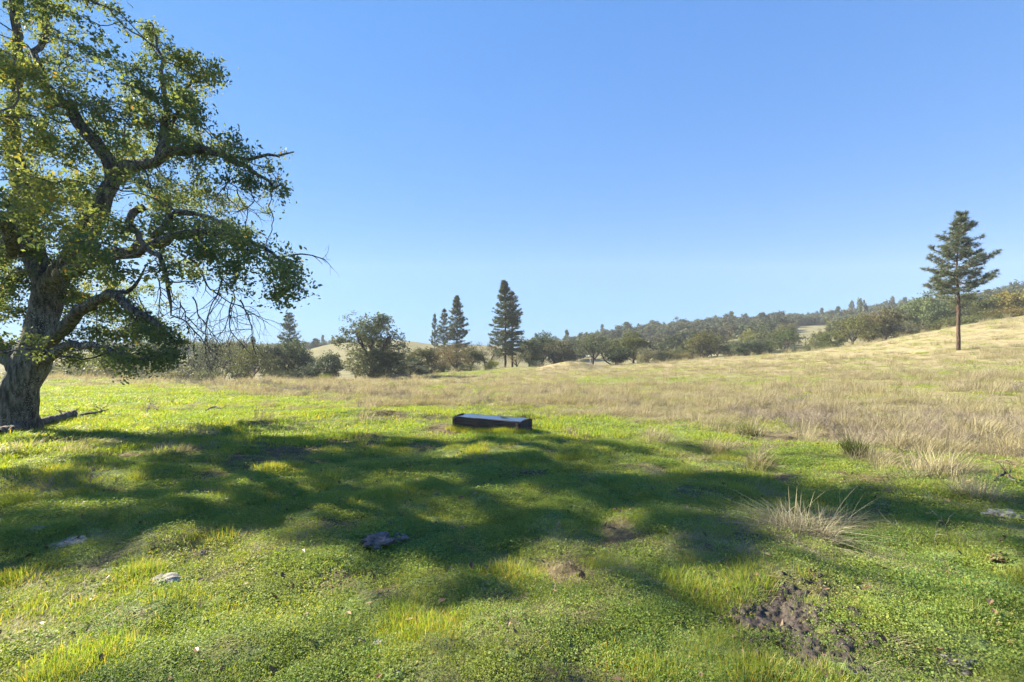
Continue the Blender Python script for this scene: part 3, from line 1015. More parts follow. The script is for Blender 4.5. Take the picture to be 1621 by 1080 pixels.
def place(px, top, Y, variant, width=None, label=None, cat="tree", group=None, tint=(1, 1, 1), btint=None, name="oak_tree", rz=None, sink=.1, H0=None, W0=None):
    """one tree from a variant (trunk mesh, crown mesh, H, W): foot at px on the ground at distance Y, tip at image row top"""
    tm, cm, H, W = variant
    X = (px - CX) / F * Y
    zb = gz(X, Y) - sink
    h = (CY - top) / F * Y + CAM_Z - zb
    s = max(h, .6) * (1.12 if name == 'oak_tree' and v_not_feature(variant) else 1) / H
    sx = (width * (1.25 if cat in ('tree', 'bush') and name != 'hillside_tree' and v_not_feature(variant) else 1) / F * Y) / W if width else s
    r = empty(name, (X, Y, zb), rng.uniform(0, 6.28) if rz is None else rz)
    r.scale = (sx, sx, s)
    tag(r, label, cat, group)
    t = link("trunk", tm, r); c = link("crown", cm, r)
    t.color = tuple(btint or (1, 1, 1)) + (1,)
    j = rng.uniform(.88, 1.12)
    c.color = (tint[0] * j, tint[1] * j, tint[2] * j, 1)
    return r


V_ROUND = broadleaf("round_oak", 8, 9, .12, 330, .30, 11, .25, 4, .25) + (8, 9)
V_ROUND2 = broadleaf("round_oak_b", 8, 8, .16, 300, .28, 11, .25, 3, .35) + (8, 8)
V_TALL = broadleaf("tall_oak", 12, 10, .2, 400, .32, 9, .32, 4, .45) + (12, 10)
V_OPEN = broadleaf("open_oak", 9, 10, .22, 300, .26, 5, .3, 4, .45, lean=.25) + (9, 10)
V_BARE = broadleaf("sparse_tree", 9, 8, .12, 420, .15, 4.0, .2, 4, .4) + (9, 8)
V_SHRUB = broadleaf("brush", 3, 4.4, .02, 260, .16, 7, .06, 5, .3, ttop=.3) + (3, 4.4)
V_FEATURE = broadleaf("feature_oak", 13, 11.5, .07, 900, .27, 8, .40, 6, .4, ttop=2.6, skirt=8) + (13, 11.5)
V_FAR = broadleaf("far_oak", 9, 9, .1, 110, .8, 5, .2, 3, .3, spread=1.6) + (9, 9)
V_FAR2 = broadleaf("far_oak_b", 9, 7.5, .1, 110, .7, 5, .2, 3, .4, spread=1.5) + (9, 7.5)

col_shape = lambda u: (0.62 + .38 * min(1, u * 5)) * (1 - u ** 1.7) ** .8 + .06
cone_shape = lambda u: (1 - u) ** .65 + .05
umb_shape = lambda u: (.45 + .55 * min(1, u / .16)) * (1 - .55 * u - .35 * u ** 3) * (.9 + .1 * math.sin(u * 19))
V_COL = pine("column_pine", 25, 8, .16, 44, 6, .34, col_shape, .55, 12, .12, .05, 1.3, .06, dead=6) + (25, 8)
V_COL2 = pine("column_pine_b", 25, 7, .2, 40, 5, .32, col_shape, .55, 12, .12, .05, 1.25, .14, dead=6) + (25, 7)
V_CONE = pine("cone_pine", 22, 11, .1, 34, 7, .34, cone_shape, .5, 10, .05, .05, 1.1, .05) + (22, 11)
V_PONDEROSA = pine("lone_pine", 20, 9.2, .39, 26, 6, .29, umb_shape, .48, 15, .06, .026, 2.5, .22, dead=16, wild=True) + (20, 10.2)
V_FARPINE = pine("far_pine", 16, 6.5, .15, 14, 6, .2, col_shape, 1.1, 7, 0, .2, 1.0, .1) + (16, 6)
V_GREYPINE = broadleaf("grey_pine", 11, 12, .12, 420, .30, 9, .3, 5, .4) + (11, 12)

GREEN = (1.0, 1.0, .9); OLIVE = (1.35, 1.2, .75); BROWN = (1.9, 1.2, .95); GREY = (1.7, 1.55, 1.75); BLUEG = (.85, 1.0, 1.15); DARK = (.75, .85, .9); RUST = (2.2, 1.2, .8)
# the prominent ones: foot px, top row, distance, variant, width in photo px, label, tint
T = [
    (590, 497, 94, V_FEATURE, 88, "broad dark green oak with ragged crown standing alone on the pasture brow", (1.0, 1.02, .9), "oak_tree", None),
    (1517, 338, 71, V_PONDEROSA, 102, "tall lone pine with long bare reddish trunk on the straw slope", (1, 1, 1), "pine_tree", None),
    (800, 446, 130, V_COL, 48, "tallest pine of the distant pair, with pale lower trunk showing", (.95, 1.0, 1.05), "pine_tree", (.8, .8, .8)),
    (811, 461, 134, V_COL2, 40, "slightly shorter pine grown into the tallest distant pine", (1.25, 1.05, 1.0), "pine_tree", (.7, .75, .8)),
    (723, 470, 150, V_COL, 40, "middle height pine tapering above a brown leafless tree", (1.1, 1.05, .95), "pine_tree", (.6, .65, .7)),
    (703, 489, 152, V_COL2, 26, "slim pine close against the middle height tapering pine", (1.15, 1.05, 1.0), "pine_tree", (.6, .65, .7)),
    (688, 497, 155, V_COL2, 17, "thinnest pine at the edge of the three pine cluster", (.95, 1.0, 1.05), "pine_tree", (.6, .65, .7)),
    (458, 496, 150, V_CONE, 50, "cone shaped pine rising behind oaks under the big oak's branch tip", (.95, 1.05, 1.05), "pine_tree", (.6, .65, .7)),
    (400, 534, 230, V_FARPINE, 16, "small pale blue conifer seen over the valley oaks", (.95, 1.05, 1.15), "pine_tree", None),
    (500, 536, 330, V_FARPINE, 17, "small far conifer beyond the golden hill shoulder", (.95, 1.05, 1.15), "pine_tree", None),
    (539, 535, 340, V_FARPINE, 18, "pointed far conifer just beside the broad brow oak", (.95, 1.05, 1.15), "pine_tree", None),
    (348, 543, 112, V_BARE, 70, "big grey oak with dark forked trunk among valley brush", (1.7, 1.6, 1.6), "oak_tree", None),
    (395, 551, 96, V_OPEN, 66, "olive green oak with pale forked leaning trunk at the meadow edge", (1.3, 1.25, .8), "oak_tree", (2.2, 2.0, 1.7)),
    (430, 552, 110, V_ROUND2, 40, "dark oak between leaning pale trunk oak and the cone pine", (.95, .95, 1.0), "oak_tree", None),
    (462, 546, 116, V_TALL, 56, "leafy green oak in front of the cone shaped pine", (1.0, 1.15, .95), "oak_tree", None),
    (512, 563, 104, V_ROUND, 46, "low round dark oak below the golden hill", (.72, .85, .95), "oak_tree", None),
    (488, 568, 112, V_ROUND2, 26, "small dark bushy oak touching the low round oak", (.8, .9, .9), "oak_tree", None),
    (300, 541, 118, V_BARE, 62, "leafless grey tree overlapped by the big oak's lowest leaves", (1.7, 1.6, 1.7), "oak_tree", None),
    (262, 546, 120, V_ROUND2, 50, "grey green oak half hidden behind the lowest leafy limb", (1.3, 1.3, 1.4), "oak_tree", None),
    (378, 545, 132, V_ROUND2, 44, "reddish grey oak top behind the forked trunk oak", (1.6, 1.3, 1.4), "oak_tree", None),
    (325, 548, 135, V_ROUND, 44, "bluish oak behind the big grey oak", (1.0, 1.05, 1.2), "oak_tree", None),
    (563, 572, 90, V_BARE, 26, "thin half bare sapling with yellowish leaves beneath the brow oak", (1.9, 1.8, .8), "sapling", None),
    (640, 562, 118, V_TALL, 40, "green oak tucked behind the brow oak's open side", (1.0, 1.1, .95), "oak_tree", None),
    (668, 556, 122, V_ROUND2, 42, "brownish green oak right before the three pine cluster", (1.35, 1.15, .85), "oak_tree", None),
    (650, 575, 106, V_ROUND, 46, "grey brush like oak low behind the weathered wood heap", (1.35, 1.25, 1.35), "oak_tree", None),
    (722, 547, 124, V_BARE, 50, "brown nearly leafless tree beneath the three pine cluster", (2.4, 1.6, 1.3), "oak_tree", (1.3, 1.1, 1)),
    (700, 552, 132, V_BARE, 36, "second brown bare tree under the slim pines", (2.2, 1.5, 1.3), "oak_tree", None),
    (745, 553, 128, V_TALL, 36, "dark olive oak between the brown bare tree and the yellow bush", (.95, .95, .8), "oak_tree", None),
    (770, 546, 146, V_BARE, 46, "reddish brown bare tree behind the tallest pine pair", (2.5, 1.6, 1.3), "oak_tree", None),
    (818, 556, 134, V_BARE, 34, "brown twiggy tree round the foot of the pine pair", (2.2, 1.6, 1.2), "oak_tree", None),
    (838, 540, 138, V_ROUND2, 40, "grey green oak next to the pine pair", (1.35, 1.35, 1.35), "oak_tree", None),
    (858, 532, 150, V_TALL, 44, "highest dark green oak of the clump by the low bank", (.9, 1.0, .95), "oak_tree", None),
    (880, 543, 140, V_ROUND, 40, "purplish grey round oak above the low bank", (1.4, 1.2, 1.4), "oak_tree", None),
    (938, 532, 132, V_OPEN, 54, "spreading oak standing over the small white topped stand", (1.05, 1.05, .95), "oak_tree", None),
    (975, 552, 126, V_ROUND, 34, "low dark green oak beside the leaning dead trunk", (.75, .85, .75), "oak_tree", None),
    (1003, 530, 140, V_TALL, 44, "tall olive oak behind the smooth grey dome bush", (1.3, 1.25, .8), "oak_tree", None),
    (978, 540, 150, V_ROUND2, 34, "olive oak rising behind the low dark green oak", (1.3, 1.2, .85), "oak_tree", None),
    (1112, 529, 160, V_TALL, 44, "olive brown oak at one end of the oak row along the straw brow", (1.4, 1.2, .75), "oak_tree", None),
    (1138, 531, 166, V_OPEN, 40, "oak with thin dark stem over the bright green shaded strip", (1.3, 1.2, .8), "oak_tree", None),
    (1160, 545, 160, V_ROUND2, 32, "olive oak just past the bright green shaded strip", (1.25, 1.2, .85), "oak_tree", None),
    (1185, 542, 150, V_ROUND, 44, "dark blue green oak with low skirt in the oak row", (.8, .95, .9), "oak_tree", None),
    (1210, 538, 158, V_ROUND2, 34, "mid green oak between blue green oak and pale trunk oak", (1.1, 1.1, .9), "oak_tree", None),
    (1236, 522, 150, V_OPEN, 52, "large green oak with pale trunk before the golden clearing", (.95, 1.1, .7), "oak_tree", (2.2, 2.1, 2.0)),
    (1247, 516, 200, V_ROUND2, 30, "rust tinged oak crown at the golden clearing's edge", (1.45, 1.1, .95), "oak_tree", None),
    (1190, 526, 195, V_TALL, 30, "pale yellow leaved tree behind the oak row", (2.4, 2.1, 1.2), "oak_tree", None),
    (1278, 550, 146, V_ROUND2, 18, "small dark shrubby oak below the golden clearing", (.85, .8, .85), "oak_tree", None),
    (1295, 527, 158, V_ROUND, 25, "rounded olive oak on the far side of the golden clearing", (1.35, 1.2, .8), "oak_tree", None),
    (1318, 528, 140, V_ROUND2, 36, "light olive bushy oak by the open branched oak", (1.3, 1.3, .8), "oak_tree", None),
    (1346, 504, 128, V_OPEN, 56, "open branched olive oak whose limbs show through its crown", (1.4, 1.25, .7), "oak_tree", None),
    (1402, 493, 128, V_TALL, 50, "brown leaved oak standing on the straw brow", (1.5, 1.15, .95), "oak_tree", None),
    (1375, 503, 140, V_ROUND2, 36, "olive oak between open branched oak and brown leaved oak", (1.5, 1.25, .8), "oak_tree", None),
    (1428, 510, 124, V_BARE, 36, "grey brown thin leaved oak beside the big pale domed tree", (2.0, 1.6, 1.5), "oak_tree", None),
    (1458, 463, 138, V_GREYPINE, 84, "big domed pale grey green tree behind the straw brow", (1.45, 1.6, 1.3), "oak_tree", None),
    (1488, 480, 150, V_ROUND, 50, "dark round tree between domed pale tree and lone pine", (.9, 1.0, .9), "oak_tree", None),
    (1542, 468, 128, V_TALL, 46, "olive green oak just behind the lone pine's trunk", (1.3, 1.25, .75), "oak_tree", None),
    (1520, 474, 150, V_ROUND2, 44, "mid green oak at the back of the lone pine", (1.1, 1.15, .85), "oak_tree", None),
    (1572, 473, 140, V_ROUND, 50, "mid green oak along the straw slope's upper edge", (1.1, 1.1, .85), "oak_tree", None),
    (1602, 466, 132, V_ROUND2, 50, "yellow brown oak on the straw slope's upper edge", (2.0, 1.45, .7), "oak_tree", None),
    (1640, 460, 130, V_ROUND, 52, "olive brown oak last along the straw slope's edge", (1.6, 1.3, .75), "oak_tree", None),
    (1365, 476, 330, V_FAR, 14, "tiny lone tree poking above the far wooded ridge", (1, 1.05, 1.1), "oak_tree", None),
    (1608, 448, 300, V_FAR, 14, "tiny tree on the skyline above the yellow brown oak", (1, 1.05, 1.1), "oak_tree", None),
    (992, 510, 380, V_FARPINE, 18, "flat topped grey conifer standing above the far ridge's low end", (1.2, 1.25, 1.3), "pine_tree", None),
]
V_OF_CAT = {"oak_tree": "tree", "pine_tree": "pine", "sapling": "sapling"}
for (px, top, Y, v, wd, lab, tint, nm, bt) in T:
    place(px, top, Y, v, wd, lab, V_OF_CAT[nm], None, tint, bt, nm)

B = [
    (775, 569, 126, V_SHRUB, 22, "small bright yellow leaved bush near the pine pair's foot", (4.2, 3.4, .8)),
    (1020, 549, 120, V_SHRUB, 30, "smooth domed grey brown bush in front of the olive oak", (2.2, 1.8, 1.9)),
    (1045, 555, 134, V_SHRUB, 30, "low olive bush past the grey domed bush", (1.3, 1.2, .9)),
    (1070, 551, 140, V_SHRUB, 34, "wider brownish olive bush before the far hill's pale gap", (1.5, 1.25, .9)),
    (1092, 556, 136, V_SHRUB, 26, "low brown bush at the foot of the olive brown oak", (1.7, 1.3, 1.0)),
    (848, 570, 126, V_SHRUB, 26, "pale green bush beneath the grey green oak", (1.5, 1.6, 1.1)),
    (516, 590, 99, V_SHRUB, 16, "little yellow green bush below the low round oak", (2.8, 2.8, .9)),
    (205, 556, 125, V_ROUND2, 60, "pale grey oak seen through the big oak's low limb", (1.5, 1.4, 1.4)),
    (140, 560, 128, V_ROUND, 60, "grey green oak glimpsed between the big oak's trunk and low limb", (1.3, 1.3, 1.2)),
    (160, 562, 112, V_SHRUB, 70, "grey brown brush behind the leaning trunk's meadow", (2.0, 1.7, 1.7)),
    (225, 570, 108, V_SHRUB, 70, "grey thicket behind the lowest leafy limb", (1.9, 1.65, 1.7)),
    (285, 576, 104, V_SHRUB, 60, "mauve grey thicket below the leafless grey tree", (2.0, 1.7, 1.9)),
    (330, 582, 100, V_SHRUB, 40, "low grey brush at the big grey oak's foot", (1.9, 1.7, 1.7)),
    (60, 566, 115, V_SHRUB, 80, "pale brush glimpsed past the big oak's trunk", (1.9, 1.7, 1.5)),
    (440, 585, 100, V_SHRUB, 34, "dark bush at the foot of the cone pine's oaks", (.9, .95, 1.0)),
    (475, 582, 104, V_SHRUB, 30, "dark bush next to the low round oak", (.8, .9, 1.0)),
    (612, 582, 104, V_SHRUB, 40, "green undergrowth bush behind the brow oak's trunk", (1.1, 1.15, .9)),
    (690, 575, 120, V_SHRUB, 40, "brown green bush under the brown bare trees", (1.6, 1.3, .9)),
    (735, 575, 122, V_SHRUB, 34, "dull olive bush under the dark olive oak", (1.3, 1.2, .9)),
    (1258, 550, 140, V_SHRUB, 34, "dusky bush below the pale trunk oak", (1.0, 1.0, .95)),
    (1300, 545, 132, V_SHRUB, 34, "green bush under the rounded olive oak", (1.1, 1.15, .8)),
    (1440, 520, 122, V_SHRUB, 46, "brown brush at the foot of the big domed tree", (1.5, 1.25, .9)),
    (1500, 500, 120, V_SHRUB, 60, "olive brush left of nothing", (1.3, 1.2, .8)),
    (1560, 495, 118, V_SHRUB, 56, "olive brush on the brow past the lone pine", (1.3, 1.25, .8)),
    (1610, 486, 116, V_SHRUB, 54, "rusty brush at the far end of the straw brow", (1.9, 1.3, .8)),
]
for (px, top, Y, v, wd, lab, tint) in B:
    if "nothing" in lab: lab = "olive brush behind the lone pine's trunk foot"
    nm = "bush" if v is V_SHRUB else "oak_tree"
    place(px, top, Y, v, wd, lab, "bush" if v is V_SHRUB else "tree", None, tint, None, nm)

# woodland on the far hillside: each tree its own object, golden clearings left open
cnt = 0
cand = []
for k in range(6000):
    px = rng.uniform(870, 1700); Y = rng.uniform(175, 415)
    X = (px - CX) / F * Y
    cand.append((px, Y, X))
ca = np.array(cand)
zg = ground(ca[:, 2], ca[:, 1])
py = CY - (zg - CAM_Z) / ca[:, 1] * F
placed = []
for (px, Y, X), row in zip(cand, py):
    if cnt >= 285: break
    # bare golden ground
    if 1010 < px < 1075 and 541 < row < 556: continue
    if 1120 < px < 1180 and 530 < row < 570 and Y < 260: continue
    if 900 < px < 1010 and Y < 230: continue
    if px > 1340 and Y < 190: continue
    if any((X - a) ** 2 + (Y - b) ** 2 < (5.0 + Y * .006) ** 2 for a, b in placed): continue
    hh = rng.uniform(5.5, 11.0) * (1.0 if Y < 300 else 1.1)
    if 1248 < px < 1318 and row > 508 and Y < 350: continue
    placed.append((X, Y))
    con = rng.random() < .012
    v = V_FARPINE if con else (V_FAR if rng.random() < .5 else V_FAR2)
    if con: hh *= 1.1
    top = row - hh / Y * F
    u = rng.random()
    tint, look = ((.58, .62, .56), "dark green oak") if u < .36 else ((.78, .76, .54), "olive oak") if u < .58 else ((.55, .64, .70), "bluish green oak") if u < .83 else ((.9, .86, .86), "grey oak") if u < .95 else ((.95, .72, .62), "brown oak")
    if con: look = "conifer"
    place(px, top, Y, v, (hh * (1.05 if not con else .4)) / Y * F, look + " among the trees crowding the far wooded hillside", "tree", look + "s of the far wooded hillside", tint, None, "hillside_tree")
    cnt += 1
print("hillside trees", cnt)


def instanced(name, P, idx, scl, rot, sources, extra=None, color=(1, 1, 1)):
    """one stuff object: a point cloud mesh whose geometry nodes set a source tuft on every point"""
    c = bpy.data.collections.new(name + "_source")
    for i, me in enumerate(sources):
        o = bpy.data.objects.new("%s_source_%02d" % (name, i), me)
        o.color = tuple(color) + (1,)
        c.objects.link(o)
    me = bpy.data.meshes.new(name)
    P = np.asarray(P, np.float32)
    me.vertices.add(len(P)); me.vertices.foreach_set("co", P.ravel())
    a = me.attributes.new("idx", 'INT', 'POINT'); a.data.foreach_set("value", np.asarray(idx, np.int32))
    a = me.attributes.new("scl", 'FLOAT_VECTOR', 'POINT'); a.data.foreach_set("vector", np.asarray(scl, np.float32).ravel())
    a = me.attributes.new("rot", 'FLOAT_VECTOR', 'POINT'); a.data.foreach_set("vector", np.asarray(rot, np.float32).ravel())
    if extra:
        for k, v in extra.items():
            a = me.attributes.new(k, 'FLOAT', 'POINT'); a.data.foreach_set("value", np.asarray(v, np.float32))
    o = link(name, me)
    g = bpy.data.node_groups.new(name + "_nodes", 'GeometryNodeTree')
    g.interface.new_socket("Geometry", in_out='INPUT', socket_type='NodeSocketGeometry')
    g.interface.new_socket("Geometry", in_out='OUTPUT', socket_type='NodeSocketGeometry')
    gi = g.nodes.new("NodeGroupInput"); go = g.nodes.new("NodeGroupOutput")
    ci = g.nodes.new("GeometryNodeCollectionInfo")
    ci.inputs["Collection"].default_value = c
    ci.inputs["Separate Children"].default_value = True
    ci.inputs["Reset Children"].default_value = True
    ip = g.nodes.new("GeometryNodeInstanceOnPoints")
    ip.inputs["Pick Instance"].default_value = True

    def attr(nm, typ):
        n = g.nodes.new("GeometryNodeInputNamedAttribute")
        n.data_type = typ
        n.inputs["Name"].default_value = nm
        return n.outputs["Attribute"]
    L = g.links.new
    L(gi.outputs[0], ip.inputs["Points"])
    L(ci.outputs[0], ip.inputs["Instance"])
    L(attr("idx", 'INT'), ip.inputs["Instance Index"])
    er = g.nodes.new("FunctionNodeEulerToRotation")
    L(attr("rot", 'FLOAT_VECTOR'), er.inputs[0])
    L(er.outputs[0], ip.inputs["Rotation"])
    L(attr("scl", 'FLOAT_VECTOR'), ip.inputs["Scale"])
    L(ip.outputs[0], go.inputs[0])
    md = o.modifiers.new("scatter", 'NODES')
    md.node_group = g
    o["kind"] = "stuff"
    return o



def build_haze():
    """thin autumn air round the whole place"""
    R_ = 960
    V = np.array([(x, y, z) for x in (-R_, R_) for y in (-R_, R_) for z in (-190, 150)], float)
    q = np.array([(0, 1, 3, 2), (4, 6, 7, 5), (0, 4, 5, 1), (2, 3, 7, 6), (0, 2, 6, 4), (1, 5, 7, 3)])
    m, nt, out = nodes("thin_haze")
    pv = N(nt, "ShaderNodeVolumePrincipled")
    pv.inputs["Color"].default_value = (.80, .88, 1.0, 1)
    pv.inputs["Density"].default_value = 0.0003
    nt.links.new(pv.outputs[0], out.inputs["Volume"])
    o = link("haze", mesh("haze", V, [q], m))
    o["kind"] = "stuff"


build_haze()
# woods too far off to count: back of the hill and the ridges beyond the valley
P = []
for k in range(7600):
    if k < 2600:
        px = rng.uniform(-500, 700); Y = rng.uniform(400, 560)
    else:
        px = rng.uniform(850, 2300); Y = rng.uniform(300, 450)
    X = (px - CX) / F * Y
    P.append((X, Y, px))
P = np.array(P)
z = ground(P[:, 0], P[:, 1])
row = CY - (z - CAM_Z) / P[:, 1] * F
ok = ~((P[:, 2] > 1248) & (P[:, 2] < 1318) & (row > 508) & (P[:, 1] < 350)) & ~((P[:, 2] > 455) & (P[:, 2] < 860) & (P[:, 1] < 430)) & ~((P[:, 2] > 1000) & (P[:, 2] < 1080) & (row > 540))
P = P[ok]; z = z[ok]
n = len(P)
h = rng.uniform(.5, .95, n)
instanced("far_woodland", np.stack([P[:, 0], P[:, 1], z - .2], 1), rng.choice(3, n, p=[.51, .48, .01]), np.stack([h, h, h * rng.uniform(.8, 1.1, n)], 1),
          np.stack([0 * h, 0 * h, rng.uniform(0, 6.28, n)], 1), [V_FAR[1], V_FAR2[1], V_FARPINE[1]], None, (.72, .78, .78))



# ------------------------------------------------------------------ water trough
M_WOOD = plain("old_board", (0.040, 0.034, 0.033), (0.12, 0.092, 0.080), 5, .85, .6, .01, (0.5, 8, 8), .2, (0.05, 0.045, 0.045))


def box_mesh(name, sx, sy, sz, mat, bev=.012, arch=0.0, warp=.007, seg=10):
    """board along x, centred in x/y, standing on z=0, slightly uneven; arch lifts its top edge in the middle"""
    xs = np.linspace(-sx / 2, sx / 2, seg + 1)
    prof = [(-sy / 2 + bev, 0), (sy / 2 - bev, 0), (sy / 2, bev), (sy / 2, sz - bev), (sy / 2 - bev, sz), (-sy / 2 + bev, sz), (-sy / 2, sz - bev), (-sy / 2, bev)]
    V = []
    for x in xs:
        a = arch * (1 - (2 * x / sx) ** 2)
        w1, w2 = rng.normal(0, warp, 2)
        for (y, z) in prof:
            V.append((x, y + w1, z + (a if z > sz / 2 else 0) + w2 * (z > sz / 2)))
    n = len(prof)
    Q = []
    for i in range(seg):
        for j in range(n):
            Q.append((i * n + j, i * n + (j + 1) % n, (i + 1) * n + (j + 1) % n, (i + 1) * n + j))
    Q = np.array(Q)[:, ::-1]
    caps = np.array([list(range(n))[::-1], [seg * n + j for j in range(n)]])[:, ::-1]
    return mesh(name, np.array(V), [Q, caps], mat)


def build_trough():
    Rr = np.array([.23, 12.0]); Ll = np.array([-1.59, 12.9])
    ax = (Rr - Ll); L = float(np.linalg.norm(ax)); ax /= L
    nrm = np.array([-ax[1], ax[0]])           # towards the back
    W = .66
    c = (Rr + Ll) / 2 + nrm * W / 2
    zb = -.385 - .40
    root = empty("water_trough", (c[0], c[1], zb), math.atan2(ax[1], ax[0]))
    tag(root, "low dark wooden water trough brimful on the shaded pasture", "trough")
    t = .045
    for s in (-1, 1):
        for k, (z0, h) in enumerate(((-.08, .225), (.149, .222))):
            o = link("plank", box_mesh("plank", L, t, h, M_WOOD), root)
            o.location = (rng.normal(0, .004), s * (W / 2 - t / 2) + rng.normal(0, .002), z0)
        e = link("end_board", box_mesh("end_board", W - 2 * t - .006, t, .45, M_WOOD, arch=.03), root)
        e.location = (s * (L / 2 - t / 2 - .004), 0, -.08)
        e.rotation_euler = (0, 0, math.pi / 2)
        for q in (-1, 1):
            o = link("corner_post", box_mesh("corner_post", .07, .07, .47, M_WOOD, seg=1), root)
            o.location = (s * (L / 2 - .09), q * (W / 2 + .037), -.12)
    # water, with a faint ripple
    nx, ny = 40, 16
    xs = np.linspace(-L / 2 + t + .004, L / 2 - t - .004, nx); ys = np.linspace(-W / 2 + t + .003, W / 2 - t - .003, ny)
    X, Y = np.meshgrid(xs, ys, indexing='ij')
    Z = .372 + (fbm(X * 7 + 3, Y * 7, 5, 3) - .5) * .003
    V = np.stack([X, Y, Z], -1).reshape(-1, 3)
    i = np.arange(nx - 1)[:, None] * ny; j = np.arange(ny - 1)[None]
    q = np.stack([i + j, i + ny + j, i + ny + j + 1, i + j + 1], -1).reshape(-1, 4)
    m, nt, out = nodes("trough_water")
    p = N(nt, "ShaderNodeBsdfPrincipled")
    p.inputs["Base Color"].default_value = (.012, .022, .035, 1)
    p.inputs["Roughness"].default_value = .06
    p.inputs["IOR"].default_value = 1.33
    p.inputs["Specular IOR Level"].default_value = .6
    nt.links.new(p.outputs[0], out.inputs[0])
    link("water", mesh("water", V, [q], m, smooth=True), root)


build_trough()

# ------------------------------------------------------------------ rocks, mud, fallen wood
M_ROCK = plain("grey_rock", (0.11, 0.105, 0.095), (0.35, 0.34, 0.31), 9, .9, .8, .02, None, .2, (0.20, 0.20, 0.16))
M_DUNG = plain("dark_rock", (0.045, 0.040, 0.042), (0.19, 0.175, 0.18), 12, .9, .8, .02)
M_LITTER = plain("brown_litter", (0.07, 0.048, 0.034), (0.19, 0.135, 0.095), 30, .9, .8, .01)
M_MUD = plain("mud", (0.018, 0.014, 0.012), (0.075, 0.059, 0.048), 30, .6, .8, .02, None, .35)


def rock(px, py, wpx, hpx, label, mat, name="rock", cat="rock", flat=.35, layers=0.0, Y=None, rough=.35):
    Yg = Y or solve_Y(px, py)
    X = (px - CX) / F * Yg
    rx = wpx / 2 / F * Yg
    ry = rx * rng.uniform(.7, .95)
    nu, nv = 40, 18
    th = np.linspace(0, 2 * math.pi, nu, endpoint=False); ph = np.linspace(-.5, math.pi / 2, nv)
    TT, PP = np.meshgrid(th, ph, indexing='ij')
    x = np.cos(TT) * np.cos(PP); y = np.sin(TT) * np.cos(PP); z = np.sin(PP)
    s = rng.uniform(0, 50)
    d = 1 + rough * ((fbm(x * 2.2 + s, y * 2.2 + z * 1.7, 61, 4) - .5) * 1.6)
    x, y, z = x * d * rx, y * d * ry, np.sign(z) * np.abs(z) ** .7 * d * rx * flat
    if layers: z = z + layers * rx * np.round(fbm(x / rx * 1.4 + s, y / rx * 1.4, 63, 3) * 6) / 6
    z = z + (fbm(x / rx * 5 + s, y / rx * 5, 67, 3) - .5) * rx * .16
    V = np.stack([x, y, z], -1).reshape(-1, 3)
    i = np.arange(nu)[:, None] * nv; i2 = ((np.arange(nu) + 1) % nu)[:, None] * nv; j = np.arange(nv - 1)[None]
    q = np.stack([i + j, i2 + j, i2 + j + 1, i + j + 1], -1).reshape(-1, 4)
    o = link(name, mesh(name, V, [q], mat, smooth=True), None, (X, Yg, gz(X, Yg) + rx * flat * .02))
    tag(o, label, cat)
    return o


def solve_Y(px, py):
    """distance at which the ground appears at this picture row"""
    ys = np.geomspace(1.5, 130, 900)
    xs = (px - CX) / F * ys
    r = CY - (ground(xs, ys) - CAM_Z) / ys * F
    k = np.where(r <= py)[0]
    return float(ys[k[0]]) if len(k) else 130.0


rock(108, 862, 50, 18, "flat pale grey stone sunk in shaded grass", M_ROCK, flat=.22, layers=.1)
rock(262, 922, 50, 30, "larger flat grey stone at the edge of sunlit grass", M_ROCK, flat=.3, layers=.14)
rock(172, 905, 24, 14, "small grey stone between two flat stones", M_ROCK, flat=.3)
rock(598, 862, 46, 34, "dark grey lumpy layered rock in the shaded grass", M_DUNG, flat=.34, layers=.35, rough=.8)
rock(628, 852, 34, 14, "low dark crumbled stone behind the lumpy layered rock", M_DUNG, flat=.35, rough=.6)
rock(640, 872, 16, 10, "pale pebble beside the lumpy layered rock", M_ROCK, flat=.4)
rock(320, 878, 16, 10, "little dark stone in dim grass", M_DUNG, flat=.6)
rock(600, 1022, 22, 14, "small pale whitish stone low in the sunlit clover", M_ROCK, flat=.5)
rock(630, 1072, 26, 18, "pale broken stone at the very bottom edge", M_ROCK, flat=.5)
rock(55, 838, 26, 10, "faint flat stone near the shaded pale stone", M_ROCK, flat=.2)
rock(848, 750, 44, 12, "reddish brown litter heap in the sunlit strip", M_LITTER, "litter_heap", "litter", .2, rough=1.0)
rock(1362, 897, 24, 12, "brown litter lump near the big dry tussock", M_LITTER, "litter_heap", "litter", .28, rough=1.0)
rock(1580, 886, 36, 12, "brown litter heap in the tall sunlit grass", M_LITTER, "litter_heap", "litter", .2, rough=1.0)
rock(1152, 792, 20, 10, "brown litter lump on the shaded rise", M_LITTER, "litter_heap", "litter", .28, rough=1.0)
rock(930, 762, 24, 8, "brown litter lump past the reddish heap", M_LITTER, "litter_heap", "litter", .2, rough=1.0)
rock(1520, 1052, 60, 26, "grey brown crumbled earth lump at the bottom corner", M_DUNG, "earth_lump", "earth", .3, rough=.8)
rock(1590, 818, 60, 12, "pale sandy stone lying in grass by the pale tussock", M_ROCK, flat=.25, rough=.4)


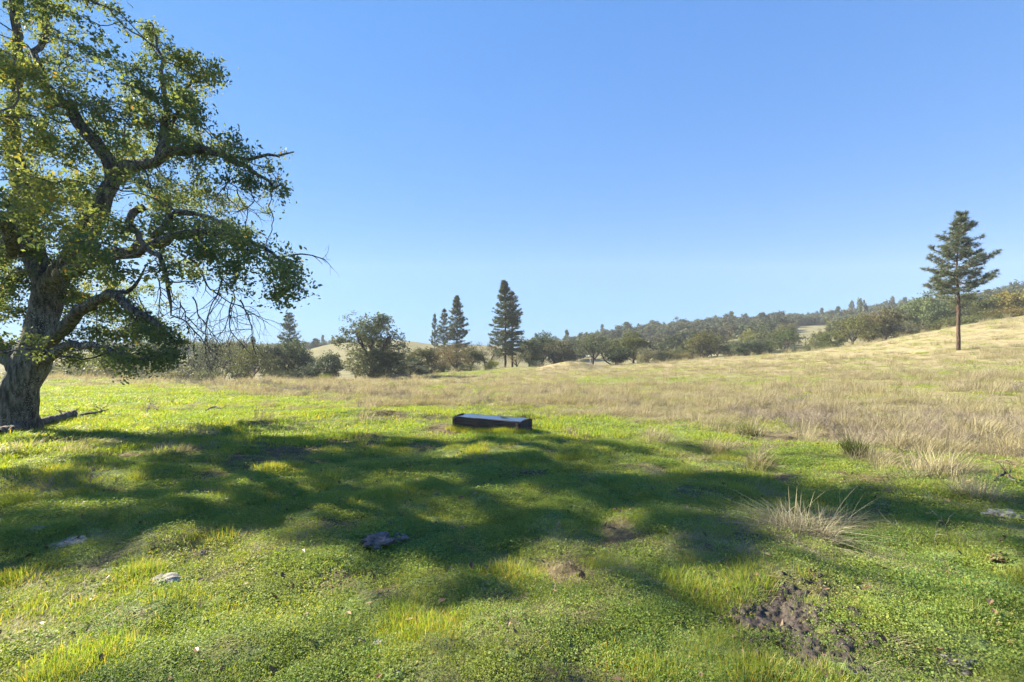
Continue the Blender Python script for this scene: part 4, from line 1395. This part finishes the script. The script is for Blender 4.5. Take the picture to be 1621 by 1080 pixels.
def build_mud():
    """hoof churned mud: an uneven patch with three arms"""
    blobs = [(1236, 950, 30, 14), (1222, 975, 40, 22), (1250, 985, 36, 18), (1205, 990, 26, 12), (1285, 1015, 24, 16), (1330, 1018, 34, 14), (1365, 1022, 20, 9), (1280, 1048, 16, 18), (1240, 962, 30, 18)]
    W = []
    for (px, py, a, b) in blobs:
        Y = solve_Y(px, py); X = (px - CX) / F * Y
        W.append((X, Y, a / F * Y, b / (1.7 * F) * Y * Y * .95))
    W = np.array(W)
    st = .009
    xs = np.arange(W[:, 0].min() - .25, W[:, 0].max() + .25, st); ys = np.arange(W[:, 1].min() - .25, W[:, 1].max() + .25, st)
    X, Y = np.meshgrid(xs, ys, indexing='ij')
    f = np.zeros(X.shape)
    for (x, y, a, b) in W: f = np.maximum(f, 1.25 - np.hypot((X - x) / a, (Y - y) / b))
    f = f + (fbm(X / .07, Y / .07, 81, 4) - .5) * 1.1 + .13
    lump = fbm(X / .035, Y / .035, 83, 4); pit = fbm(X / .13, Y / .13, 85, 3)
    z = ground(X, Y) + .03 + (lump - .5) * .06 + (pit - .5) * .03 - .012
    z = z - np.clip(.25 - f, 0, 1) * .12
    ins = f > 0.0
    i, j = np.where(ins[:-1, :-1] & ins[1:, :-1] & ins[1:, 1:] & ins[:-1, 1:])
    ny = X.shape[1]
    q = np.stack([i * ny + j, (i + 1) * ny + j, (i + 1) * ny + j + 1, i * ny + j + 1], 1)
    used, inv = np.unique(q, return_inverse=True)
    V = np.stack([X.ravel()[used], Y.ravel()[used], z.ravel()[used]], 1)
    c = np.array([W[:, 0].mean(), W[:, 1].mean(), z[ins].mean()])
    o = link("mud_patch", mesh("mud_patch", V - c, [inv.reshape(-1, 4)], M_MUD, smooth=True), None, c)
    tag(o, "dark hoof churned mud patch breaking the sunlit grass", "mud")
    return W


MUD = build_mud()


def fallen(name, label, cat, pts, radii, mat, twigs=4, gen=1, step=.1, TL=.5):
    """pts: (px, py, lift) on the ground"""
    sk = Skeleton()
    Q = []
    for (px, py, lift) in pts:
        Y = solve_Y(px, py) if not isinstance(py, tuple) else py[1]
        X = (px - CX) / F * Y
        Q.append(np.array([X, Y, gz(X, Y) + lift]))
    ids = sk.limb(Q, radii, step=step, jit=.012)
    for k in range(twigs):
        i = ids[rng.integers(len(ids) // 4, len(ids))]
        twig_spray(sk, i, np.array([rng.normal(0, .7), rng.normal(0, .4), rng.uniform(.1, .9)]), TL * rng.uniform(.5, 1.2), min(sk.rmin[i] * .4, .02), gen, .08, .02, .25)
    sk.radii(.003)
    V, P = tubes(sk, rough=.35)
    c = Q[0]
    o = link(name, mesh(name, V - c, P, mat, smooth=True), None, c)
    tag(o, label, cat)


fallen("fallen_log", "weathered grey fallen log with broken end lying against the oak's foot", "log",
       [(-6, 692, .08), (25, 686, .11), (50, 682, .14), (72, 676, .15), (98, 668, .14), (118, 660, .12)], [.11, .10, .12, .15, .14, .11], M_DEADWOOD, 7, 1)
fallen("fallen_branch", "dark fallen branch tips on the sunlit grass past the log", "branch", [(128, 660, .05), (150, 657, .06), (172, 652, .08)], [.05, .04, .02], M_BARK, 4)
fallen("fallen_branch", "forked dead branch curving out of the grass at shade edge", "branch", [(232, 655, .02), (238, 647, .2), (248, 652, .08)], [.03, .03, .015], M_BARK, 3)
fallen("fallen_branch", "short dark stick at the tip of the grass shade", "branch", [(326, 652, .04), (340, 647, .08), (350, 649, .05)], [.03, .03, .02], M_BARK, 2)
fallen("fallen_branch", "thin branch half buried in grass below the log", "branch", [(58, 702, .04), (80, 700, .05), (108, 695, .05)], [.03, .03, .02], M_DEADWOOD, 3)
fallen("dead_trunk", "dark leaning dead trunk beside the spreading oak of the small stand", "trunk",
       [(952, (0, 130), 3.6), (957, (0, 130), 1.5), (968, (0, 130), 0.2)], [.16, .2, .24], M_BGBARK, 2, TL=2)
fallen("wood_heap", "low heap of weathered timber at the brow beside the broad oak", "wood", [(612, (0, 92), .3), (622, (0, 92), .5), (640, (0, 92), .6), (650, (0, 92), .35)], [.2, .3, .35, .2], M_DEADWOOD, 8, TL=1.2)
fallen("fallen_branch", "dark twiggy stick in sunlit grass beside the pale tussock", "branch", [(1575, 765, .03), (1592, 758, .07), (1608, 768, .03)], [.02, .02, .01], M_BARK, 3, TL=.25)


# small white topped stand under the spreading oak
def build_stand():
    Y = 134.0; X = (938 - CX) / F * Y
    z = gz(X, Y)
    m = plain("white_paint", (.6, .6, .58), (.75, .74, .70), 3)
    r = empty("white_stand", (X, Y, z))
    tag(r, "small white topped stand beneath the spreading oak", "stand")
    top = CAM_Z + (CY - 564) / F * Y - z
    top = max(top, 1.0)
    o = link("roof_slab", box_mesh("roof_slab", 2.1, 1.2, .22, m, .02), r); o.location = (0, 0, top)
    for sx in (-.6, .6):
        o = link("leg", box_mesh("leg", .14, .14, top + .3, m, .01, seg=1), r); o.location = (sx, 0, -.3)


build_stand()

# ------------------------------------------------------------------ grass
M_GRASS = leafy("grass_blade", [(0, (0.105, 0.190, 0.055)), (.5, (0.185, 0.29, 0.066)), (.85, (0.30, 0.32, 0.09)), (1, (0.40, 0.33, 0.17))], .45, (1.5, 1.4, .35), .55, .32, world_var=(.5, (1.35, 1.1, .9)))
M_CLOVER = leafy("clover_leaf", [(0, (0.105, 0.190, 0.058)), (.6, (0.19, 0.29, 0.068)), (1, (0.31, 0.31, 0.12))], .40, (1.5, 1.4, .35), .6, .28, world_var=(.7, (1.5, 1.15, 1.0)))
M_STRAW = leafy("straw_blade", [(0, (0.19, 0.165, 0.11)), (.5, (0.34, 0.305, 0.205)), (1, (0.50, 0.46, 0.335))], .42, (1.1, 1.05, .9), .6, .2, world_var=(.35, (.80, .80, .62)))
M_WEED = leafy("dry_weed", [(0, (0.15, 0.125, 0.10)), (1, (0.36, 0.315, 0.26))], .15, (1.1, 1.0, .9), .7, .1)
M_GREENWEED = leafy("green_weed", [(0, (0.035, 0.065, 0.02)), (1, (0.10, 0.12, 0.035))], .35, (1.4, 1.3, .6), .5, .2)


def blades(n, R, hmin, hmax, wid, tint_mu, tint_sd, lean=.5, seg=3, wind=(0, 0), inner=1.0, curl=.5, R0=0.0):
    a = rng.uniform(0, 6.28, n); r = R * np.sqrt(rng.random(n)) * inner + R0
    B = np.stack([r * np.cos(a), r * np.sin(a), np.full(n, -.012)], 1)
    h = rng.uniform(hmin, hmax, n) * (1 - .35 * (r / max(R, 1e-6)))
    az = rng.uniform(0, 6.28, n)
    d = np.stack([np.cos(az), np.sin(az)], 1) * np.abs(rng.normal(0, lean, n))[:, None] + B[:, :2] / max(R, 1e-6) * lean * .7 + np.array(wind)
    s = np.stack([-np.sin(az + rng.normal(0, .6, n)), np.cos(az), np.zeros(n)], 1)
    s = normalise(s)
    Vs = []
    for k in range(seg):
        t = k / seg
        c = B + np.concatenate([d * (t + curl * t * t)[..., None] * h[:, None] if False else d * (t * (1 - curl) + curl * t * t * 1.6) * h[:, None], (h * (t - .25 * curl * t * t * np.minimum(np.linalg.norm(d, axis=1), 1.6)))[:, None]], 1)
        wdt = wid * (1 - .55 * t) * rng.uniform(.7, 1.3, n)
        Vs += [c - s * wdt[:, None], c + s * wdt[:, None]]
    t = 1.0
    tip = B + np.concatenate([d * ((1 - curl) + curl * 1.6) * h[:, None], (h * (1 - .25 * curl * np.minimum(np.linalg.norm(d, axis=1), 1.6)))[:, None]], 1)
    Vs.append(tip)
    m = 2 * seg + 1
    V = np.stack(Vs, 1).reshape(-1, 3)
    o = np.arange(n)[:, None] * m
    Q = [o + np.array([[2 * k, 2 * k + 1, 2 * k + 3, 2 * k + 2]]) for k in range(seg - 1)]
    T = o + np.array([[2 * seg - 2, 2 * seg - 1, 2 * seg]])
    tn = np.clip(rng.normal(tint_mu, tint_sd, n), 0, 1)
    return V, (np.concatenate(Q) if Q else np.zeros((0, 4), int)), T, np.repeat(tn, m)


def blade_mesh(name, mat, *a, **k):
    V, Q, T, tn = blades(*a, **k)
    return mesh(name, V, [Q, T], mat, {"tint": tn})


def clover_mesh(name, n, R, h, size):
    a = rng.uniform(0, 6.28, n); r = R * np.sqrt(rng.random(n))
    C = np.stack([r * np.cos(a), r * np.sin(a), rng.uniform(.004, h, n) * (1 - .5 * (r / R) ** 2)], 1)
    V, T, tn = leaf_cards(C, size, np.clip(rng.normal(.38, .2, n), 0, 1), up=.9, asp=.85)
    return mesh(name, V, [T], M_CLOVER, {"tint": tn})


def sector(r0, r1, dens, half=1.05):
    n = int(dens * half * (r1 * r1 - r0 * r0))
    r = np.sqrt(rng.uniform(r0 * r0, r1 * r1, n)); th = rng.uniform(-half, half, n)
    return np.stack([r * np.sin(th), r * np.cos(th)], 1)


def in_mud(X, Y, k=1.0):
    f = np.zeros(X.shape, bool)
    for (x, y, a, b) in MUD: f |= np.hypot((X - x) / (a * k), (Y - y) / (b * k)) < 1
    return f


def in_trough(X, Y):
    Rr = np.array([.23, 12.0]); Ll = np.array([-1.59, 12.9])
    ax = (Rr - Ll); L = np.linalg.norm(ax); ax = ax / L
    nr = np.array([-ax[1], ax[0]])
    u = (X - Ll[0]) * ax[0] + (Y - Ll[1]) * ax[1]; v = (X - Ll[0]) * nr[0] + (Y - Ll[1]) * nr[1]
    return (u > -.05) & (u < L + .05) & (v > -.02) & (v < .72)


def build_grass():
    bands = [(0.9, 3.5, 260, .85), (3.5, 7, 150, 1.0), (7, 13, 60, 1.35), (13, 28, 20, 1.9), (28, 60, 5.0, 3.0), (60, 100, 1.6, 4.4), (100, 150, .5, 6)]
    XY = []; SC = []
    for (a, b, d, s) in bands:
        q = sector(a, b, d); XY.append(q); SC.append(np.full(len(q), s))
    XY = np.concatenate(XY); SC = np.concatenate(SC)
    X, Y = XY.T
    r = np.hypot(X, Y)
    d = dryness(X, Y); di = dirtness(X, Y)
    ok = ~in_mud(X, Y, 1.1) & ~in_trough(X, Y) & (np.hypot(X - OAK_X, Y - OAK_Y) > .8)
    ok &= rng.random(len(X)) > di * .85
    X, Y, r, d, SC = X[ok], Y[ok], r[ok], d[ok], SC[ok]
    Z = ground(X, Y)
    isdry = rng.random(len(X)) < d * np.where(r > 14, .32 + .62 * sstep(.32, .60, fbm(X / 2.6, Y / 3.6, 111, 4)), 1)
    tall = fbm(X / .8, Y / .8, 91, 4)
    tall2 = fbm(X / .33, Y / .33, 93, 3)
    rnd = rng.random(len(X))
    rot = np.stack([rng.normal(0, .08, len(X)), rng.normal(0, .08, len(X)), rng.uniform(0, 6.28, len(X))], 1)
    P = np.stack([X, Y, Z], 1)
    # a fringe of longer grass along the trough's foot
    u = rng.random(150)
    fr = np.stack([-1.59 + 1.9 * u + rng.normal(0, .03, 150), 12.9 - .92 * u - .10 + rng.normal(0, .05, 150)], 1)
    fz = np.stack([fr[:, 0], fr[:, 1], ground(fr[:, 0], fr[:, 1])], 1)
    # green grass ------------------------------------------------
    src = [blade_mesh("short_grass_%d" % k, M_GRASS, 150, .16, .010, .042, .0016, .6, .22, .6, 2) for k in range(3)]
    src += [blade_mesh("long_grass_%d" % k, M_GRASS, 130, .13, .03, .08, .0019, .6, .25, .6, 3, (.15, -.1)) for k in range(3)]
    src += [blade_mesh("coarse_grass_%d" % k, M_GRASS, 80, .18, .02, .075, .0045, .5, .22, .6, 2) for k in range(2)]
    g = ~isdry & ((r > 11) | (rnd < .62) | (tall > .52))
    k = np.where(r > 11, 6 + rng.integers(0, 2, len(X)), np.where((tall * .6 + tall2 * .5 + rng.normal(0, .04, len(X))) > .71, 3 + rng.integers(0, 3, len(X)), rng.integers(0, 3, len(X))))
    hs = SC * rng.uniform(.75, 1.3, len(X))
    hz = hs * (.30 + 1.5 * sstep(.38, .72, tall2 * .6 + tall * .4)) / np.where(SC > 1.5, (SC / 1.5) ** .55, 1)
    fh = rng.uniform(1.0, 1.7, 150)
    instanced("green_grass", np.concatenate([P[g], fz]), np.concatenate([k[g], rng.integers(3, 6, 150)]), np.concatenate([np.stack([hs, hs, hz], 1)[g], np.stack([fh * .8, fh * .8, fh * 2.1], 1)]),
              np.concatenate([rot[g], np.stack([fh * 0, fh * 0, fh * 40], 1)]), src)
    # clover and small herbs between the blades, near the camera ------------
    src = [clover_mesh("clover_%d" % k, 430, .17, .045, .0105) for k in range(3)] + [clover_mesh("herb_%d" % k, 150, .15, .05, .0155) for k in range(2)]
    c = ~isdry & (r < 14) & ~g | ((r < 9) & ~isdry & (rng.random(len(X)) < .22))
    k = np.where(rng.random(len(X)) < .7, rng.integers(0, 3, len(X)), 3 + rng.integers(0, 2, len(X)))
    cs = SC * rng.uniform(.8, 1.3, len(X))
    instanced("clover", P[c], k[c], np.stack([cs, cs, cs * .9], 1)[c], rot[c], src)
    # straw ---------------------------------------------------------
    src = [blade_mesh("straw_%d" % k, M_STRAW, 75, .15, .10, .28, .0028, .5, .25, .75, 3, (.25, -.1)) for k in range(3)]
    src += [blade_mesh("flat_straw_%d" % k, M_STRAW, 70, .17, .06, .16, .003, .5, .25, 1.2, 3, (.4, -.2)) for k in range(2)]
    s = isdry
    sm = fbm(X / 2.2, Y / 2.2, 95, 4)
    k = np.where(sm + rng.normal(0, .06, len(X)) > .5, rng.integers(0, 3, len(X)), 3 + rng.integers(0, 2, len(X)))
    near = r < 9
    k = np.where(near, 3 + rng.integers(0, 2, len(X)), k)
    ss = SC * rng.uniform(.8, 1.3, len(X)) / np.where(SC > 2, (SC / 2) ** .3, 1)
    ss = np.where(near, ss * .62, ss)
    zz = ss * np.where(near, .45, .26 + 1.15 * sstep(.45, .72, sm) * sstep(.4, .62, tall2)) / np.where(SC > 1.5, (SC / 1.5) ** .45, 1)
    big = (r > 12) & (rng.random(len(X)) < .07 * (.3 + 1.6 * sstep(.45, .65, fbm(X / 4, Y / 4, 121, 3))))
    zz = np.where(big, ss * 1.5, zz); ss = np.where(big, ss * .8, ss)
    k = np.where(big, rng.integers(0, 3, len(X)), k)
    rs = rot.copy(); rs[:, 2] = rng.normal(0, .7, len(X))
    instanced("straw_grass", P[s], k[s], np.stack([ss, ss, zz], 1)[s], rs[s], src)
    # grey brown dead weeds in drifts along the edge of the straw ---------------
    q = np.concatenate([sector(6, 30, 14), sector(30, 75, 1.6)])
    px, py = row_of(q[:, 0], q[:, 1])
    edge = np.interp(px, [1100, 1240, 1400, 1621, 1900], [668, 672, 692, 715, 745])
    pr = np.exp(-((py - edge + 14) / 20) ** 2) * sstep(1100, 1300, px) * .95
    e2 = np.interp(px, [250, 420, 600, 700], [604, 613, 626, 622])
    pr += np.exp(-((py - e2) / 7) ** 2) * sstep(250, 330, px) * (1 - sstep(640, 700, px)) * .3
    pr += .22 * sstep(.55, .65, fbm(q[:, 0] / 3, q[:, 1] / 3, 99, 3)) * dryness(q[:, 0], q[:, 1])
    pr *= .4 + 1.1 * sstep(.35, .6, fbm(q[:, 0] / 1.2, q[:, 1] / 1.2, 101, 3))
    okk = rng.random(len(q)) < pr
    q = q[okk]
    src = []
    for v in range(4):
        sk = Skeleton()
        for b in range(9):
            a = rng.uniform(0, 6.28); rr = .16 * rng.random()
            s0 = sk.add(np.array([rr * math.cos(a), rr * math.sin(a), -.02]), -1, .004)
            twig_spray(sk, s0, np.array([rng.normal(0, .35), rng.normal(0, .35), 1]), rng.uniform(.25, .6), .0045, 2, .07, -.02, .2)
        sk.radii(.0022)
        V, T = tubes(sk)
        src.append(mesh("dead_weed_%d" % v, V, T, M_WEED, {"tint": np.clip(rng.normal(.5, .3, len(V)), 0, 1)}))
    n = len(q)
    sc = rng.uniform(.5, 1.15, n) * np.where(np.hypot(q[:, 0], q[:, 1]) > 30, 1.7, 1.0)
    instanced("dead_weeds", np.stack([q[:, 0], q[:, 1], ground(q[:, 0], q[:, 1])], 1), rng.integers(0, 4, n), np.stack([sc, sc, sc * rng.uniform(.6, 1.0, n)], 1),
              np.stack([0 * sc, 0 * sc, rng.uniform(0, 6.28, n)], 1), src)
    # fallen oak leaves and crumbs of straw ------------------------------------------
    q = sector(1.2, 12, 16)
    V, T, tn = leaf_cards(np.zeros((1, 3)), .05, np.array([.95]), up=2)
    m = leafy("fallen_leaf", [(0, (.10, .06, .035)), (1, (.34, .22, .13))], .1, (1, 1, 1))
    src = []
    for v in range(3):
        V, T, tn = leaf_cards(np.array([[0, 0, .02]]), .045, np.array([rng.random()]), up=1.2); src.append(mesh("fallen_leaf_%d" % v, V, [T], m, {"tint": tn}))
    src.append(blade_mesh("straw_crumb", M_STRAW, 3, .1, .03, .07, .0014, .8, .1, 1.6, 3))
    n = len(q); sc = rng.uniform(.6, 1.5, n)
    instanced("fallen_leaves", np.stack([q[:, 0], q[:, 1], ground(q[:, 0], q[:, 1]) + .012], 1), rng.integers(0, 4, n), np.stack([sc] * 3, 1), np.stack([rng.normal(0, .3, n), rng.normal(0, .3, n), rng.uniform(0, 6.28, n)], 1), src)


build_grass()


# single tussocks and weeds that stand out ------------------------------------------------
def tussock(px, py, label, n, R, h, wid, lean, wind, mat=None, name="dry_grass_tussock", stalks=0, cat="grass tussock", mu=.55):
    Y = solve_Y(px, py); X = (px - CX) / F * Y
    V, Q, T, tn = blades(n, R, h * .4, h, wid, mu, .28, lean, 4, wind, curl=.75)
    P = [V]; QQ = [Q]; TT = [T]; tt = [tn]
    if stalks:
        V2, Q2, T2, tn2 = blades(stalks, R * .6, h * 1.1, h * 1.9, wid * .8, .9, .1, .35, 5, (wind[0] * .5 + .1, wind[1] * .5), curl=.4)
        P.append(V2); QQ.append(Q2 + len(V)); TT.append(T2 + len(V)); tt.append(tn2)
    me = mesh(name, np.concatenate(P), [np.concatenate(QQ), np.concatenate(TT)], mat or M_STRAW, {"tint": np.concatenate(tt)})
    o = link(name, me, None, (X, Y, gz(X, Y)))
    tag(o, label, cat)


tussock(1262, 845, "big flopping straw tussock in front of the shaded grass", 900, .34, .34, .0034, 1.15, (-.5, -.35), stalks=30)
tussock(1322, 838, "loose green tinged straw spilling beside the big tussock", 300, .2, .34, .002, 1.0, (.5, -.3), stalks=8, mu=.4)
tussock(1548, 785, "pale upright straw tussock with tall seed stalks", 330, .26, .34, .003, .85, (-.2, -.2), stalks=26, mu=.6)
tussock(1352, 722, "dark green leafy weed clump at the edge of dead weeds", 260, .16, .5, .006, .4, (0, 0), M_GREENWEED, "weed_clump", cat="weed")
tussock(1184, 690, "greyish weed standing where shade meets sunlit grass", 160, .2, .55, .005, .5, (0, 0), M_GREENWEED, "weed_clump", cat="weed", mu=.9)
tussock(1418, 700, "low grey weed clump among the dead weed drift", 200, .3, .45, .004, .7, (0, 0), M_WEED, "weed_clump", cat="weed")


def brush_clump(px, py, label, n, R, h, mat):
    Y = solve_Y(px, py); X = (px - CX) / F * Y
    sk = Skeleton()
    for b in range(n):
        a = rng.uniform(0, 6.28); rr = R * rng.random()
        s0 = sk.add(np.array([rr * math.cos(a), rr * math.sin(a), -.02]), -1, .004)
        twig_spray(sk, s0, np.array([math.cos(a) * .8, math.sin(a) * .8, .7]), h * rng.uniform(.6, 1.4), .004, 2, .05, .03, .3)
    sk.radii(.0022)
    V, T = tubes(sk)
    o = link("twig_clump", mesh("twig_clump", V, T, mat, {"tint": np.clip(rng.normal(.4, .3, len(V)), 0, 1)}), None, (X, Y, gz(X, Y)))
    tag(o, label, "dead brush")


brush_clump(118, 772, "low grey brown twig tangle in the deep shade", 34, .38, .32, M_WEED)
brush_clump(150, 775, "dark end of the twig tangle in deep shade", 18, .2, .26, M_BARK)
brush_clump(1480, 850, "sparse reddish dead stems by the shaded hollow", 16, .28, .30, M_WEED)
brush_clump(1430, 788, "dead brown twig clump on the sunlit rise", 14, .25, .22, M_WEED)
brush_clump(752, 726, "dry tangled twigs on the little hummock", 30, .3, .16, M_WEED)
